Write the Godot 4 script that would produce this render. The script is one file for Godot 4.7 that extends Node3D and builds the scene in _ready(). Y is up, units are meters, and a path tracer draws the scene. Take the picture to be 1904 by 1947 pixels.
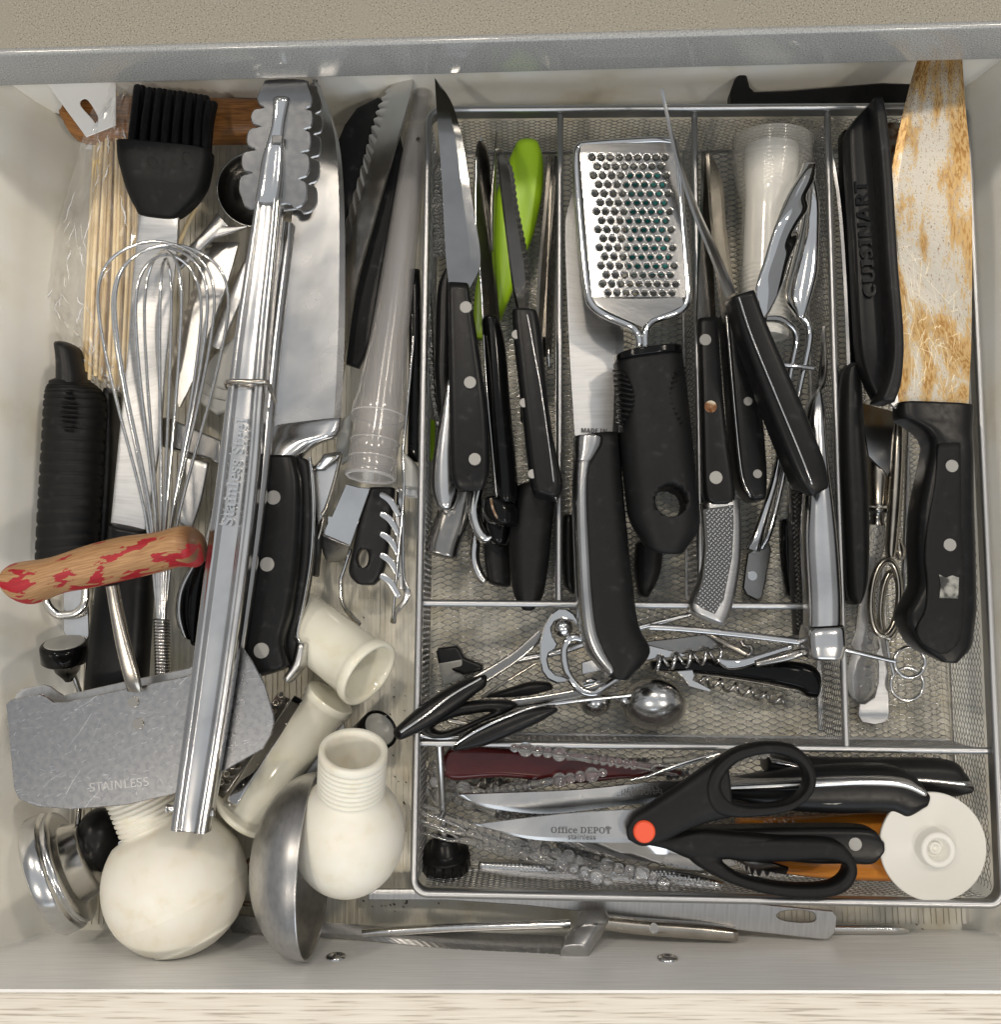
extends Node3D
# A cluttered kitchen drawer seen from above. Outlines were traced as points of the photograph (a 1904 x 1947 grid);
# W() puts such a point at its real height above the drawer floor, so every thing gets its own place, size and thickness.
const F := 1850.0
const CX := 952.0
const CY := 973.5
var cam := Vector3(0, 0.54, 0)
var ax := Basis()
var M := {}
var cur: Node3D
var vp := PackedVector3Array()
var vu := PackedVector2Array()
var vg := PackedInt32Array()
var uvnorm := false
var names := {}
var rng := RandomNumberGenerator.new()
const TILE := {"A": [0.0, 0.0, 0.34], "B": [609.3, 0.0, 0.34], "C": [1256.6, 0.0, 0.34], "D": [0.0, 647.4, 0.34], "E": [609.3, 647.4, 0.34], "F": [1256.6, 647.4, 0.34], "G": [0.0, 1294.7, 0.34], "H": [609.3, 1294.7, 0.34], "I": [1256.6, 1294.7, 0.34], "J": [304.6, 418.9, 0.18], "K": [571.2, 799.7, 0.14], "L": [761.6, 1142.4, 0.2], "N": [1066.2, 1127.2, 0.28]}


# ---------- points ----------
func W(x: float, y: float, h: float) -> Vector3:
	var d: Vector3 = ax * Vector3((x - CX) / F, -(y - CY) / F, -1.0)
	return cam + d * ((h * 0.001 - cam.y) / d.y)

func upx(h: float) -> float:
	return (0.54 - h * 0.001) / F * 1.007

func q(tile: String, a: Array) -> Array:
	var t = TILE[tile]
	var o := []
	for i in a.size():
		o.append(a[i] * t[2] + (t[0] if i % 2 == 0 else t[1]))
	return o

func lerpa(a: Array, s: float) -> float:
	if a.size() == 1: return a[0]
	var f := clampf(s, 0, 1) * (a.size() - 1)
	var i := mini(int(f), a.size() - 2)
	return lerpf(a[i], a[i + 1], f - i)

func smooth_rail(a: Array, dim: int, sub: int, closed := false) -> Array:
	# Catmull-Rom through points of dim numbers each
	var n := a.size() / dim
	var o := []
	var segs := n if closed else n - 1
	for i in segs:
		for k in sub:
			var t := float(k) / sub
			var p := []
			for d in dim:
				var i0 := (i - 1 + n) % n if closed else maxi(i - 1, 0)
				var i2 := (i + 1) % n if closed else i + 1
				var i3 := (i + 2) % n if closed else mini(i + 2, n - 1)
				var a0: float = a[i0 * dim + d]
				var a1: float = a[i * dim + d]
				var a2: float = a[i2 * dim + d]
				var a3: float = a[i3 * dim + d]
				p.append(0.5 * (2 * a1 + (a2 - a0) * t + (2 * a0 - 5 * a1 + 4 * a2 - a3) * t * t + (3 * a1 - a0 - 3 * a2 + a3) * t * t * t))
			o.append(p)
	if not closed:
		o.append(a.slice((n - 1) * dim, n * dim))
	return o


func even(p: Array, n: int) -> Array:
	# the same line at n places evenly spread along it
	var acc := [0.0]
	for i in range(1, p.size()): acc.append(acc[-1] + Vector2(p[i][0] - p[i - 1][0], p[i][1] - p[i - 1][1]).length())
	var o := []
	var k := 0
	for i in n:
		var s: float = acc[-1] * i / (n - 1)
		while k < p.size() - 2 and acc[k + 1] < s: k += 1
		var f: float = clampf((s - acc[k]) / maxf(acc[k + 1] - acc[k], 1e-6), 0, 1)
		o.append([lerpf(p[k][0], p[k + 1][0], f), lerpf(p[k][1], p[k + 1][1], f)])
	return o

func rails(L: Array, R: Array, sub: int) -> Array:
	var l := smooth_rail(L, 2, sub)
	var r := smooth_rail(R, 2, sub)
	if l.size() != r.size():
		var n := maxi(l.size(), r.size())
		l = even(l, n); r = even(r, n)
	return [l, r]


# ---------- mesh building ----------
func tri(a: Vector3, b: Vector3, c: Vector3, ua: Vector2, ub: Vector2, uc: Vector2, g := 0) -> void:
	vp.append(a); vp.append(c); vp.append(b)
	vu.append(ua); vu.append(uc); vu.append(ub)
	vg.append(g)

func quad(a: Vector3, b: Vector3, c: Vector3, d: Vector3, g := -1) -> void:
	var u := (b - a).length() * 10.0
	var v := (d - a).length() * 10.0
	tri(a, b, c, Vector2(0, 0), Vector2(u, 0), Vector2(u, v), g)
	tri(a, c, d, Vector2(0, 0), Vector2(u, v), Vector2(0, v), g)

func box(c: Vector3, x: Vector3, y: Vector3, z: Vector3) -> void:
	# half vectors; x cross y must point along z
	for s in [1.0, -1.0]:
		quad(c + z * s - x * s - y, c + z * s + x * s - y, c + z * s + x * s + y, c + z * s - x * s + y)
		quad(c + x * s - y * s - z, c + x * s + y * s - z, c + x * s + y * s + z, c + x * s - y * s + z)
		quad(c + y * s - z * s - x, c + y * s + z * s - x, c + y * s + z * s + x, c + y * s - z * s + x)

func skin(rings: Array, cap := true, bands := false, loop := false) -> void:
	var m := rings.size()
	var n: int = rings[0].size()
	var c := Vector3()
	for p in rings[m / 2]: c += p
	c /= n
	var r0: PackedVector3Array = rings[m / 2]
	var r1: PackedVector3Array = rings[m / 2 + 1] if m / 2 + 1 < m else rings[m / 2 - 1]
	var along := 1.0 if m / 2 + 1 < m else -1.0
	var vol := 0.0
	for j in n:
		var nn: Vector3 = (r0[(j + 1) % n] - r0[j]).cross(r1[j] - r0[j]) * along
		vol += nn.dot((r0[j] + r0[(j + 1) % n]) * 0.5 - c)
	var flip := vol < 0.0
	var us := PackedFloat32Array()
	var acc := 0.0
	var prev := Vector3()
	for i in m:
		var cc := Vector3()
		for p in rings[i]: cc += p
		cc /= n
		if i: acc += cc.distance_to(prev)
		prev = cc
		us.append(acc * 10.0)
	var total := maxf(acc * 10.0, 1e-6)
	var vs := PackedFloat32Array()
	acc = 0.0
	for j in n + 1:
		vs.append(acc * 10.0)
		acc += r0[j % n].distance_to(r0[(j + 1) % n])
	var vt := maxf(vs[n], 1e-6)
	for i in (m if loop else m - 1):
		var ra: PackedVector3Array = rings[i]
		var rb: PackedVector3Array = rings[(i + 1) % m]
		var u0 := us[i]
		var u1 := us[i + 1] if i + 1 < m else us[i] + (us[1] if m > 1 else 0.0)
		for j in n:
			var k := (j + 1) % n
			var v0 := vs[j]
			var v1 := vs[j + 1]
			var a := Vector2(u0, v0); var b := Vector2(u0, v1); var d := Vector2(u1, v0); var e := Vector2(u1, v1)
			if uvnorm:
				var sc := Vector2(1.0 / total, 1.0 / vt)
				a *= sc; b *= sc; d *= sc; e *= sc
			var g := j + 2 if bands else 0
			if flip:
				tri(ra[j], rb[k], ra[k], a, e, b, g)
				tri(ra[j], rb[j], rb[k], a, d, e, g)
			else:
				tri(ra[j], ra[k], rb[k], a, b, e, g)
				tri(ra[j], rb[k], rb[j], a, e, d, g)
	if cap and not loop:
		for e in 2:
			var r: PackedVector3Array = rings[0] if e == 0 else rings[m - 1]
			var cc := Vector3()
			for p in r: cc += p
			cc /= n
			for j in n:
				var k := (j + 1) % n
				var z := Vector2.ZERO
				if (e == 0) != flip:
					tri(cc, r[k], r[j], z, z, z, 1)
				else:
					tri(cc, r[j], r[k], z, z, z, 1)

func ring(c: Vector3, a: Vector3, b: Vector3, n: float, seg: int) -> PackedVector3Array:
	var o := PackedVector3Array()
	for j in seg:
		var t := TAU * (j + 0.5) / seg
		var x: float = cos(t); var y: float = sin(t)
		o.append(c + a * (signf(x) * pow(absf(x), 2.0 / n)) + b * (signf(y) * pow(absf(y), 2.0 / n)))
	return o

func hull(L: Array, R: Array, hs: Array, ts: Array, n := 2.6, cap0 := 0.0, cap1 := 0.0, tilt := 0.0, sub := 4, seg := 20, wave := []) -> void:
	# a solid between two traced side lines, with rounded section; heights and thicknesses in mm; tilt lifts the L side
	var lr := rails(L, R, sub)
	var l: Array = lr[0]
	var r: Array = lr[1]
	var m := l.size()
	var cs := []
	var as_ := []
	for i in m:
		var h := lerpa(hs, float(i) / (m - 1))
		var a := W(l[i][0], l[i][1], h + tilt)
		var b := W(r[i][0], r[i][1], h - tilt)
		cs.append((a + b) * 0.5)
		as_.append((b - a) * 0.5)
	var rings := []
	for i in m:
		var s := float(i) / (m - 1)
		var t: Vector3 = (cs[mini(i + 1, m - 1)] - cs[maxi(i - 1, 0)]).normalized()
		var a: Vector3 = as_[i]
		var up := a.cross(t).normalized()
		if up.y < 0: up = -up
		var b := up * lerpa(ts, s) * 0.0005
		var k := 1.0
		if wave.size():
			k = 1.0 - wave[1] * pow(absf(cos(PI * wave[0] * s)), wave[2])
		if i == 0 and cap0 > 0:
			for th in [80.0, 55.0, 28.0]:
				var w := deg_to_rad(th)
				rings.append(ring(cs[0] - t * cap0 * 0.001 * sin(w), a * cos(w), b * cos(w), n, seg))
		rings.append(ring(cs[i], a * k, b * k, n, seg))
		if i == m - 1 and cap1 > 0:
			for th in [28.0, 55.0, 80.0]:
				var w := deg_to_rad(th)
				rings.append(ring(cs[i] + t * cap1 * 0.001 * sin(w), a * cos(w), b * cos(w), n, seg))
	skin(rings)

func loft(a: Array, n := 2.6, cap := 0.0, sub := 4, seg := 16, roll := 0.0) -> void:
	# points x, y, h(mm), width(px), thickness(mm)
	var p := smooth_rail(a, 5, sub)
	var m := p.size()
	var c := PackedVector3Array()
	for i in m: c.append(W(p[i][0], p[i][1], p[i][2]))
	var rings := []
	for i in m:
		var t := (c[mini(i + 1, m - 1)] - c[maxi(i - 1, 0)]).normalized()
		var side := t.cross(Vector3.UP).normalized()
		var up := side.cross(t).normalized()
		side = side.rotated(t, roll); up = up.rotated(t, roll)
		var x: Vector3 = side * p[i][3] * upx(p[i][2]) * 0.5
		var y: Vector3 = up * p[i][4] * 0.0005
		if i == 0 and cap > 0:
			for th in [80.0, 55.0, 28.0]:
				var w := deg_to_rad(th)
				rings.append(ring(c[0] - t * cap * 0.001 * sin(w), x * cos(w), y * cos(w), n, seg))
		rings.append(ring(c[i], x, y, n, seg))
		if i == m - 1 and cap > 0:
			for th in [28.0, 55.0, 80.0]:
				var w := deg_to_rad(th)
				rings.append(ring(c[i] + t * cap * 0.001 * sin(w), x * cos(w), y * cos(w), n, seg))
	skin(rings)

func tube_w(c: PackedVector3Array, rad: Array, closed := false, sides := 8, flat := 1.0) -> void:
	var m := c.size()
	var rings := []
	var t0 := (c[1] - c[0]).normalized()
	var nrm := t0.cross(Vector3.UP)
	if nrm.length() < 0.1: nrm = t0.cross(Vector3.RIGHT)
	nrm = nrm.normalized()
	for i in m:
		var t: Vector3
		if closed: t = (c[(i + 1) % m] - c[(i - 1 + m) % m]).normalized()
		else: t = (c[mini(i + 1, m - 1)] - c[maxi(i - 1, 0)]).normalized()
		nrm = (nrm - t * nrm.dot(t)).normalized()
		var r := lerpa(rad, float(i) / (m - 1)) * 0.001
		rings.append(ring(c[i], nrm * r, nrm.cross(t) * r * flat, 2.0, sides))
	skin(rings, true, false, closed)

func tube(a: Array, rad, closed := false, sides := 8, sub := 6, flat := 1.0) -> void:
	var p := smooth_rail(a, 3, sub, closed)
	var c := PackedVector3Array()
	for e in p: c.append(W(e[0], e[1], e[2]))
	tube_w(c, rad if rad is Array else [rad], closed, sides, flat)

func helix(A: Vector3, B: Vector3, turns: float, r: float, wire: float, r_end := -1.0) -> void:
	var t := (B - A).normalized()
	var s := t.cross(Vector3.UP).normalized()
	var u := s.cross(t)
	var c := PackedVector3Array()
	var m := int(turns * 14)
	for i in m + 1:
		var f := float(i) / m
		var k := TAU * turns * f
		var rr := (r if r_end < 0 else lerpf(r, r_end, f)) * 0.001
		c.append(A.lerp(B, f) + s * cos(k) * rr + u * sin(k) * rr)
	tube_w(c, [wire], false, 7)

func lathe(A: Vector3, B: Vector3, prof: Array, seg := 40, cap := true) -> void:
	# profile: s, r in mm from A towards B
	var t := (B - A).normalized()
	var s := t.cross(Vector3.UP)
	if s.length() < 0.05: s = t.cross(Vector3.RIGHT)
	s = s.normalized()
	var u := s.cross(t)
	var rings := []
	for i in prof.size() / 2:
		var r: float = maxf(prof[i * 2 + 1], 0.01) * 0.001
		rings.append(ring(A + t * prof[i * 2] * 0.001, s * r, u * r, 2.0, seg))
	skin(rings, cap)

func ellipsoid(c: Vector3, a: Vector3, b: Vector3, d: Vector3, seg := 14) -> void:
	var rings := []
	for i in range(0, seg + 1):
		var th := PI * (i + 0.02) / (seg + 0.04)
		rings.append(ring(c - d * cos(th), a * sin(th), b * sin(th), 2.0, seg * 2))
	skin(rings)

func ball(c: Vector3, r: float, seg := 9) -> void:
	ellipsoid(c, Vector3(r, 0, 0), Vector3(0, 0, -r), Vector3(0, r, 0), seg)

func area2(p: PackedVector2Array) -> float:
	var s := 0.0
	for i in p.size():
		var b := p[(i + 1) % p.size()]
		s += p[i].x * b.y - b.x * p[i].y
	return s

func inset(p: PackedVector2Array, d: float) -> PackedVector2Array:
	# moves each vertex to the left of the walk (inwards for a loop that runs anticlockwise on screen, y down)
	var o := PackedVector2Array()
	var n := p.size()
	for i in n:
		var e0 := (p[i] - p[(i - 1 + n) % n]).normalized()
		var e1 := (p[(i + 1) % n] - p[i]).normalized()
		var nn := Vector2(e0.y, -e0.x) + Vector2(e1.y, -e1.x)
		if nn.length() < 0.05: nn = Vector2(e0.y, -e0.x)
		nn = nn.normalized()
		var k := maxf(nn.dot(Vector2(e1.y, -e1.x)), 0.45)
		o.append(p[i] + nn * d / k)
	return o

func bridged(outer: PackedVector2Array, holes: Array, eps := 0.03) -> PackedVector2Array:
	var o := outer.duplicate()
	for hl in holes:
		var best := 1e9; var bi := 0; var bj := 0
		for i in o.size():
			for j in hl.size():
				var d: float = o[i].distance_squared_to(hl[j])
				if d < best: best = d; bi = i; bj = j
		var r := PackedVector2Array()
		for i in range(0, bi + 1): r.append(o[i])
		for j in hl.size() + 1: r.append(hl[(bj + j) % hl.size()])
		var e: Vector2 = (hl[bj] - o[bi]).normalized()
		r[r.size() - 1] += Vector2(e.y, -e.x) * eps
		r.append(o[bi] + Vector2(e.y, -e.x) * eps)
		for i in range(bi + 1, o.size()): r.append(o[i])
		o = r
	return o

func vec2s(a: Array, sub := 0) -> PackedVector2Array:
	var o := PackedVector2Array()
	if sub > 0:
		for p in smooth_rail(a, 2, sub, true): o.append(Vector2(p[0], p[1]))
	else:
		for i in a.size() / 2: o.append(Vector2(a[i * 2], a[i * 2 + 1]))
	return o

func hat(h, p: Vector2) -> float:
	if not h is Array: return h
	var a := Vector2(h[0], h[1]); var b := Vector2(h[3], h[4])
	return lerpf(h[2], h[5], (p - a).dot(b - a) / (b - a).length_squared())

func plate(pts, h, t: float, bev := 0.4, holes := [], uvdir := Vector2(1, 0), sub := 0, hsub := 3) -> void:
	# a flat piece with traced outline, rounded edges and optional holes; h is the height of its top (a number, or xa, ya, ha, xb, yb, hb)
	var out: PackedVector2Array = pts if pts is PackedVector2Array else vec2s(pts, sub)
	if area2(out) > 0: out.reverse()
	var hh := []
	for e in holes:
		var v := vec2s(e, hsub)
		if area2(v) < 0: v.reverse()
		hh.append(v)
	var loops := [out] + hh
	var d: float = bev / (upx(hat(h, out[0])) * 1000.0)
	var steps := 3 if bev > 1.0 else 1
	var tops := []
	var bots := []
	var udir := uvdir.normalized()
	for lp in loops:
		var rows := []
		for s in steps + 1:
			var th := PI / 2 * s / steps
			rows.append([inset(lp, d * (1 - sin(th))), bev * (1 - cos(th))])
		for s in steps + 1:
			var th := PI / 2 * s / steps
			rows.append([inset(lp, d * (1 - cos(th))), t - bev * (1 - sin(th))])
		tops.append(rows[0][0]); bots.append(rows[-1][0])
		var n: int = lp.size()
		for k in rows.size() - 1:
			for i in n:
				var j := (i + 1) % n
				var pa: Vector2 = rows[k][0][i]; var pb: Vector2 = rows[k][0][j]; var pc: Vector2 = rows[k + 1][0][j]; var pd: Vector2 = rows[k + 1][0][i]
				var A := W(pa.x, pa.y, hat(h, pa) - rows[k][1]); var B := W(pb.x, pb.y, hat(h, pb) - rows[k][1])
				# lower rows keep the place of the top so that walls stand upright
				var C := W(lp[j].x, lp[j].y, hat(h, lp[j])) ; var D := W(lp[i].x, lp[i].y, hat(h, lp[i]))
				C = wall_point(pc, h, rows[k + 1][1]); D = wall_point(pd, h, rows[k + 1][1])
				A = wall_point(pa, h, rows[k][1]); B = wall_point(pb, h, rows[k][1])
				var g := 3 if steps > 1 else -1
				tri(A, D, C, puv(A, udir), puv(D, udir), puv(C, udir), g)
				tri(A, C, B, puv(A, udir), puv(C, udir), puv(B, udir), g)
	for side in 2:
		var lps: Array = tops if side == 0 else bots
		var dep := 0.0 if side == 0 else t
		var poly := bridged(lps[0], lps.slice(1))
		var id := Geometry2D.triangulate_polygon(poly)
		for ep in [-0.03, 0.0, 0.3, -0.3]:
			if id.is_empty() and lps.size() > 1:
				poly = bridged(lps[0], lps.slice(1), ep)
				id = Geometry2D.triangulate_polygon(poly)
		if id.is_empty(): print("untriangulated plate ", out.size(), " ", out[0])
		for k in id.size() / 3:
			var a := poly[id[k * 3]]; var b := poly[id[k * 3 + 1]]; var c := poly[id[k * 3 + 2]]
			if ((b - a).cross(c - a) > 0) != (side == 1):
				var sw := b; b = c; c = sw
			var A := wall_point(a, h, dep); var B := wall_point(b, h, dep); var C := wall_point(c, h, dep)
			tri(A, B, C, puv(A, udir), puv(B, udir), puv(C, udir), 5 + side)

func ringhull(outer: Array, inner: Array, h, t: float, n := 2.6, seg := 16) -> void:
	# a closed loop of rounded section between two traced loops
	var N := 72
	var o := smooth_rail(outer, 2, 8, true); o.append(o[0]); o = even(o, N + 1)
	var i_ := smooth_rail(inner, 2, 8, true); i_.append(i_[0]); i_ = even(i_, 4 * N + 1)
	var c := Vector2()
	for p in i_: c += Vector2(p[0], p[1])
	c /= i_.size()
	var rings := []
	for k in N:
		var p := Vector2(o[k][0], o[k][1])
		var best := 1e9
		var qn := Vector2()
		for s in i_:
			var v := Vector2(s[0], s[1])
			var dd := v.distance_to(p) + 40.0 * absf(wrapf((v - c).angle() - (p - c).angle(), -PI, PI))
			if dd < best: best = dd; qn = v
		var H := hat(h, p)
		var A := W(p.x, p.y, H); var B := W(qn.x, qn.y, H)
		rings.append(ring((A + B) * 0.5, (B - A) * 0.5, Vector3(0, t * 0.0005, 0), n, seg))
	skin(rings, false, false, true)

func part_with_hole(called: String, m: Material, x: float, y: float, h: float, rx: float, stretch := 1.0, turn := 0.0) -> void:
	var cg := CSGCombiner3D.new()
	cg.name = called
	var c1 := CSGMesh3D.new(); c1.name = "body"; c1.mesh = mesh_of(cur.position); c1.material = m
	cg.add_child(c1, true)
	var c2 := CSGCylinder3D.new(); c2.name = "hole"; c2.radius = rx * upx(h); c2.height = 0.06; c2.sides = 36; c2.material = m
	c2.operation = CSGShape3D.OPERATION_SUBTRACTION
	c2.position = W(x, y, h) - cur.position
	c2.scale = Vector3(1, 1, stretch)
	c2.rotation.y = turn
	cg.add_child(c2, true)
	cur.add_child(cg, true)

func wall_point(p: Vector2, h, dep: float) -> Vector3:
	return W(p.x, p.y, hat(h, p)) - Vector3(0, dep * 0.001, 0)

func puv(p: Vector3, d: Vector2) -> Vector2:
	if uvnorm: return Vector2(p.x * d.x + p.z * d.y, -p.x * d.y + p.z * d.x)
	return Vector2(p.x * d.x + p.z * d.y, -p.x * d.y + p.z * d.x) * 10.0

func blade(S: Array, E: Array, hs: Array, he: Array, t := 2.0, ridge := 0.72, teeth := 0, amp := 3.0, sub := 5) -> void:
	# spine and edge lines; he are the heights of the edge; teeth scallop the edge by amp px
	var sb := sub
	if teeth > 0: sb = maxi(sub, int(ceil(teeth * 6.0 / (S.size() / 2 - 1))))
	var lr := rails(S, E, sb)
	var s: Array = lr[0]
	var e: Array = lr[1]
	var m := s.size()
	var rings := []
	for i in m:
		var f := float(i) / (m - 1)
		var ex := Vector2(e[i][0], e[i][1]); var sx := Vector2(s[i][0], s[i][1])
		var B0 := W(ex.x, ex.y, lerpa(he, f))
		if teeth > 0 and f > 0.03 and f < 0.97:
			ex += (sx - ex).normalized() * amp * (1.0 - absf(sin(PI * teeth * f)))
		var A := W(sx.x, sx.y, lerpa(hs, f)); var B := W(ex.x, ex.y, lerpa(he, f))
		var X := A.lerp(B0, ridge)
		var t0 := W(s[mini(i + 1, m - 1)][0], s[mini(i + 1, m - 1)][1], 40) - W(s[maxi(i - 1, 0)][0], s[maxi(i - 1, 0)][1], 40)
		var up := (B0 - A).cross(t0).normalized()
		if up.length() < 0.5: up = Vector3.UP
		if up.y < 0: up = -up
		var k := t * 0.0005
		rings.append(PackedVector3Array([A + up * k, X + up * k * 0.75, B + up * k * 0.12, B - up * k * 0.12, X - up * k * 0.75, A - up * k]))
	skin(rings, true, true)

func rivet(x: float, y: float, h: float, r: float, lift := 0.35) -> void:
	var c := W(x, y, h)
	var w := r * upx(h) * 1000.0
	lathe(c - Vector3(0, 0.002, 0), c + Vector3(0, 0.01, 0), [0, w, 2.0, w, 2.0 + lift, w * 0.97], 24)

func bricks(pts: Array, h, pitch: float, lx: float, ly: float, ang: float, up := 0.5, weave := true) -> void:
	# small raised pieces inside an outline: a woven grip
	var poly := vec2s(pts)
	var lo := poly[0]; var hi := poly[0]
	for p in poly: lo = lo.min(p); hi = hi.max(p)
	var c := (lo + hi) * 0.5
	var e := Vector2(cos(ang), sin(ang)); var f := Vector2(-e.y, e.x)
	var n := int((hi - lo).length() / pitch) + 1
	for i in range(-n, n):
		for j in range(-n, n):
			var p := c + e * pitch * i + f * pitch * j
			if not Geometry2D.is_point_in_polygon(p, poly): continue
			var ok := true
			for d in [Vector2(2.5, 0), Vector2(-2.5, 0), Vector2(0, 2.5), Vector2(0, -2.5)]:
				if not Geometry2D.is_point_in_polygon(p + d, poly): ok = false
			if not ok: continue
			var odd := weave and (i + j) % 2 != 0
			var H := hat(h, p)
			var C := W(p.x, p.y, H)
			var X := (W(p.x + e.x, p.y + e.y, H) - C) * (ly if odd else lx)
			var Z := (W(p.x + f.x, p.y + f.y, H) - C) * (lx if odd else ly)
			var T := Vector3(0, up * 0.001, 0)
			var a := C - X - Z; var b := C + X - Z; var cc := C + X + Z; var dd := C - X + Z
			var ia := C - X * 0.6 - Z * 0.6 + T; var ib := C + X * 0.6 - Z * 0.6 + T; var ic := C + X * 0.6 + Z * 0.6 + T; var idd := C - X * 0.6 + Z * 0.6 + T
			quad(ia, idd, ic, ib); quad(a, ia, ib, b); quad(b, ib, ic, cc); quad(cc, ic, idd, dd); quad(dd, idd, ia, a)


# ---------- things and parts ----------
func fresh(called: String) -> String:
	if not names.has(called):
		names[called] = 0
		return called
	names[called] += 1
	return "%s_%03d" % [called, names[called]]

func thing(called: String, label: String, category: String, x: float, y: float, h := 0.0, group := "") -> Node3D:
	var o := Node3D.new()
	o.name = fresh(called)
	add_child(o, true)
	o.position = W(x, y, h)
	o.set_meta("label", label); o.set_meta("category", category)
	if group: o.set_meta("group", group)
	cur = o
	return o

func mesh_of(off: Vector3) -> ArrayMesh:
	var st := SurfaceTool.new()
	st.begin(Mesh.PRIMITIVE_TRIANGLES)
	for i in vg.size():
		st.set_smooth_group(vg[i])
		for k in 3:
			st.set_uv(vu[i * 3 + k])
			st.add_vertex(vp[i * 3 + k] - off)
	st.generate_normals()
	st.index()
	vp = PackedVector3Array(); vu = PackedVector2Array(); vg = PackedInt32Array()
	uvnorm = false
	return st.commit()

func part(called: String, mat: Material, parent: Node3D = null, label := "") -> MeshInstance3D:
	var o := MeshInstance3D.new()
	o.name = called
	o.mesh = mesh_of(cur.position)
	o.material_override = mat
	(parent if parent else cur).add_child(o, true)
	if label: o.set_meta("label", label)
	return o

func whole(called: String, label: String, category: String, mat: Material, group := "") -> MeshInstance3D:
	var lo := vp[0]; var hi := vp[0]
	for p in vp: lo = lo.min(p); hi = hi.max(p)
	var base := Vector3((lo.x + hi.x) * 0.5, lo.y, (lo.z + hi.z) * 0.5)
	var o := MeshInstance3D.new()
	o.name = fresh(called)
	o.mesh = mesh_of(base)
	o.material_override = mat
	add_child(o, true)
	o.position = base
	o.set_meta("label", label); o.set_meta("category", category)
	if group: o.set_meta("group", group)
	return o

func text(called: String, s: String, x: float, y: float, h: float, dir: Vector2, cap_px: float, mat: Material, depth := 0.25, font := "Droid Sans", bold := false, parent: Node3D = null, stretch := 1.0) -> void:
	var f := SystemFont.new()
	f.font_names = PackedStringArray([font])
	if bold: f.font_weight = 700
	var t := TextMesh.new()
	t.text = s
	t.font = f
	t.font_size = 32
	t.pixel_size = cap_px * upx(h) / (32 * 0.72)
	t.depth = depth * 0.001
	t.curve_step = 2.0
	var o := MeshInstance3D.new()
	o.name = called
	o.mesh = t
	o.material_override = mat
	(parent if parent else cur).add_child(o, true)
	var c := W(x, y, h)
	var d := dir.normalized()
	var X := (W(x + d.x * 10, y + d.y * 10, h) - c).normalized()
	var Z := Vector3.UP
	o.transform = Transform3D(Basis(X * stretch, Z.cross(X).normalized(), Z), c - cur.position)


# ---------- materials ----------
func lin(r: float, g: float, b: float) -> Color:
	return Color(r, g, b).linear_to_srgb()

func mat(called: String, c: Color, rough: float, metal := 0.0) -> StandardMaterial3D:
	var m := StandardMaterial3D.new()
	m.resource_name = called
	m.albedo_color = c
	m.roughness = rough
	m.metallic = metal
	M[called] = m
	return m

func noise_tex(freq: float, ramp: Array = [], normal := false, size := 512, type := FastNoiseLite.TYPE_SIMPLEX_SMOOTH, octaves := 4, sd := 1) -> NoiseTexture2D:
	var n := FastNoiseLite.new()
	n.noise_type = type
	n.frequency = freq
	n.fractal_octaves = octaves
	n.seed = sd
	var t := NoiseTexture2D.new()
	t.width = size; t.height = size
	t.seamless = true
	t.noise = n
	if normal:
		t.as_normal_map = true
		t.bump_strength = 4.0
	if ramp.size():
		var g := Gradient.new()
		var off := PackedFloat32Array(); var col := PackedColorArray()
		for i in ramp.size() / 2:
			off.append(ramp[i * 2]); col.append(ramp[i * 2 + 1])
		g.offsets = off; g.colors = col
		t.color_ramp = g
	return t

func grey(v: float) -> Color:
	return Color(v, v, v)

func image_tex(w: int, h: int, f: Callable) -> ImageTexture:
	var im := Image.create(w, h, false, Image.FORMAT_RGB8)
	for y in h:
		for x in w:
			im.set_pixel(x, y, f.call(x, y))
	return ImageTexture.create_from_image(im)

func line_on(im: Image, a: Vector2, b: Vector2, c: Color, k: float) -> void:
	var n := int(a.distance_to(b))
	for i in n:
		var p := a.lerp(b, float(i) / n)
		var x := posmod(int(p.x), im.get_width()); var y := posmod(int(p.y), im.get_height())
		im.set_pixel(x, y, im.get_pixel(x, y).lerp(c, k))

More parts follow.
